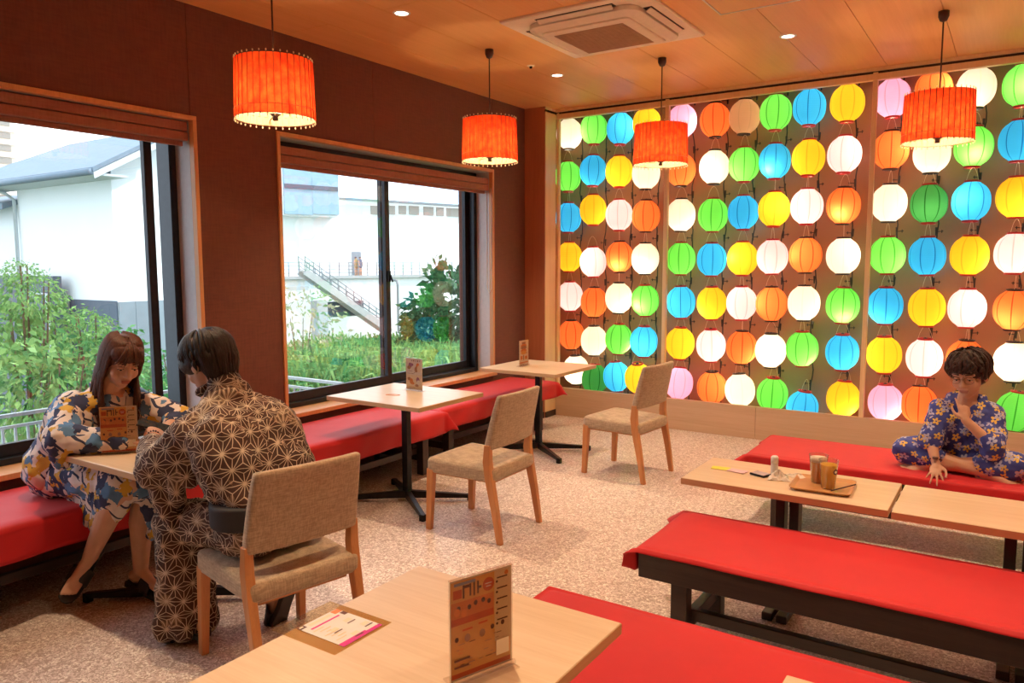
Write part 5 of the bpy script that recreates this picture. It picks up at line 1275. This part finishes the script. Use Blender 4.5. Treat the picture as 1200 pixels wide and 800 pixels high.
b.chain([S(pel)+V((-.05,0,0)), S(kR), S(kR*.5+aR*.5), S(aR)], [.085,.052,.044,.028]); b.chain([S(pel)+V((.05,0,0)), S(kL), S(kL*.5+aL*.5), S(aL)], [.085,.052,.044,.028])
hd.build(b, 1); hand(b, S(rw), (.02,-.50,-.42), (0,-.5,.9), -1, .12, .80, spread=.35, tc=.0); hand(b, S(lw), mouth-S(lw), (.35,-.90,.1), -1, .9, .80, fc=(.18,1.2,1.3,1.35))
foot(b, S(aL), S(aL)+V((-.20,-.02,-.01)), up=(0,-.35,.93), k=.80); foot(b, S(aR), S(aR)+V((.2,-.06,-.01)), up=(0,-.4,.9), k=.80)
fused('body', b, M['skin_b'], boy, .0045, 3)
hd.face_parts(boy, M['skin_b'], M['hair_b'], M['lips_b'], glasses=True)
g = Blob()
for x in (-.065,0,.065): g.chain([S(pel)+V((x*1.2,0,-.0)), S((pel+che)/2)+V((x*1.1,0,0)), S(che)+V((x*1.1,.0,0)), S(nk)+V((x*.85,.01,-.06))], [.105,.098,.09,.056])
for sh, el, wr, fr in ((lsh,lel,lw,.12),(rsh,rel,rw,.10)): g.chain([S(nk)-V((0,0,.06)), S(sh), S(el), S(el)*(1-fr)+S(wr)*fr], [.058,.064,.062,.052]); g.cap(S(sh), S(el)+V((0,.01,-.02)), .06, .062)
g.cap(S(nk)+V((-.055,.015,-.035)), S(nk)+V((.055,.015,-.035)), .046).cap(S(nk)+V((-.075,.03,-.0)), S(nk)+V((.06,.03,.0)), .030)
fused('jacket', g, M['cloth_b'], boy, .0055, 5, (.022,.06))
g = Blob()
for x in (-.06,.06): g.ell(S(pel)+V((x,0,-.01)), (.10,.11,.075))
g.chain([S(pel)+V((-.04,0,-.0)), S(kR)], [.098,.076]); g.chain([S(pel)+V((.04,0,.0)), S(kL)], [.098,.078])
g.chain([S(kR), S(kR)*.62+S(aR)*.38], [.076,.066]); g.chain([S(kL), S(kL)*.66+S(aL)*.34], [.078,.070])
fused('trousers', g, M['cloth_b'], boy, .0055, 5, (.020,.06))
obj('jacket_collar', MB().tube([S(nk)+V((-.055,-.075,-.13)), S(nk)+V((-.060,-.045,-.05)), S(nk)+V((-.05,.03,.005)), S(nk)+V((0,.055,.015)), S(nk)+V((.05,.03,.005)), S(nk)+V((.058,-.045,-.05)), S(nk)+V((-.0,-.082,-.17))], .011, 8), M['cloth_b'], boy, smooth=True)
g = Blob(); E = lambda c, r: g.ell(hd.p(*c), tuple(q*hd.k for q in r), (hd.r,hd.f,hd.u))
E((0,-.014,.040), (.092,.102,.088)); E((0,-.050,-.020), (.080,.060,.065)); E((0,.046,.080), (.080,.052,.036))
for q in (-1,1): E((q*.076,-.006,.018), (.022,.052,.046))
hair = fused('hair', g, M['hair_b'], boy, .005, 3)
mb = MB(); rr = random.Random(5)
for i in range(260):
    a = rr.uniform(-PI, PI); el = rr.uniform(.2, 1.35); R0 = .104+rr.uniform(-.002,.007)
    def hp_(a, el, r): return hd.p(math.sin(a)*math.cos(el)*r*.93, -.008+math.cos(a)*math.cos(el)*r*1.04, .038+math.sin(el)*r*.93)
    front = math.cos(a) > .35; e1 = (rr.uniform(-.06,.30) if front else rr.uniform(-.62,-.25)); e1 = min(e1, el-.3); sw_ = rr.uniform(-.35,.35)
    lock(mb, [hp_(a+sw_*k/4, el+(e1-el)*k/4, R0+.007*math.sin(k*1.3+i)) for k in range(5)], rr.uniform(.006,.010))
tag(obj('hair_locks', mb, M['hair_b'], hair, smooth=True), kind='stuff')
wp = S(rw)+V((-.004,.012,.020))
obj('wristwatch', MB().tube([wp+V((.026*math.cos(a), .010*math.sin(a)-.0, .022*math.sin(a)*-.6+.010*math.sin(a))) for a in [2*PI*i/20 for i in range(21)]], .0055, 6, caps=False).lathe([(.0001,.006),(.014,.006),(.014,-.004),(.0001,-.004)], 14, tuple(wp+V((0,-.027,.012)))), M['beads'], boy, smooth=True)

# two small figures far off on the walkway
for k, (u, c1, lab) in enumerate(((417.5,(.45,.30,.12),'person in an ochre top standing on the far walkway, left one of the pair'),(422.5,(.12,.16,.24),'person in dark clothes standing on the far walkway, right one of the pair'))):
    P = at(u, 322.5, 69.5); P.z = .50
    t = thing('person', lab, 'person', P, 0, None)
    b = Blob().chain([V((0,-.1,.06)), V((0,-.09,.5)), V((0,-.07,.9))], [.07,.075,.10]).chain([V((0,.12,.06)), V((0,.1,.5)), V((0,.07,.9))], [.07,.075,.10]).chain([V((0,0,.9)), V((0,0,1.35)), V((0,0,1.5))], [.14,.15,.06]).ell((0,0,1.60), (.10,.09,.125))
    for q in (-1,1): b.chain([V((0,q*.17,1.38)), V((.05,q*.24,1.1)), V((.15,q*.18,.92))], [.06,.05,.035])
    fused('body', b, M['skin_m'], t, .03, 2)
    b = Blob().chain([V((0,-.03,.86)), V((0,0,1.38))], [.17,.18]).chain([V((0,.03,.86)), V((0,0,1.38))], [.17,.18]); fused('clothes', b, pbr('far_clothes_%d' % k, c1, .9), t, .03, 2)
    fused('hair', Blob().ell((-.02,0,1.65), (.115,.105,.10)), M['hair_m'], t, .03, 1)
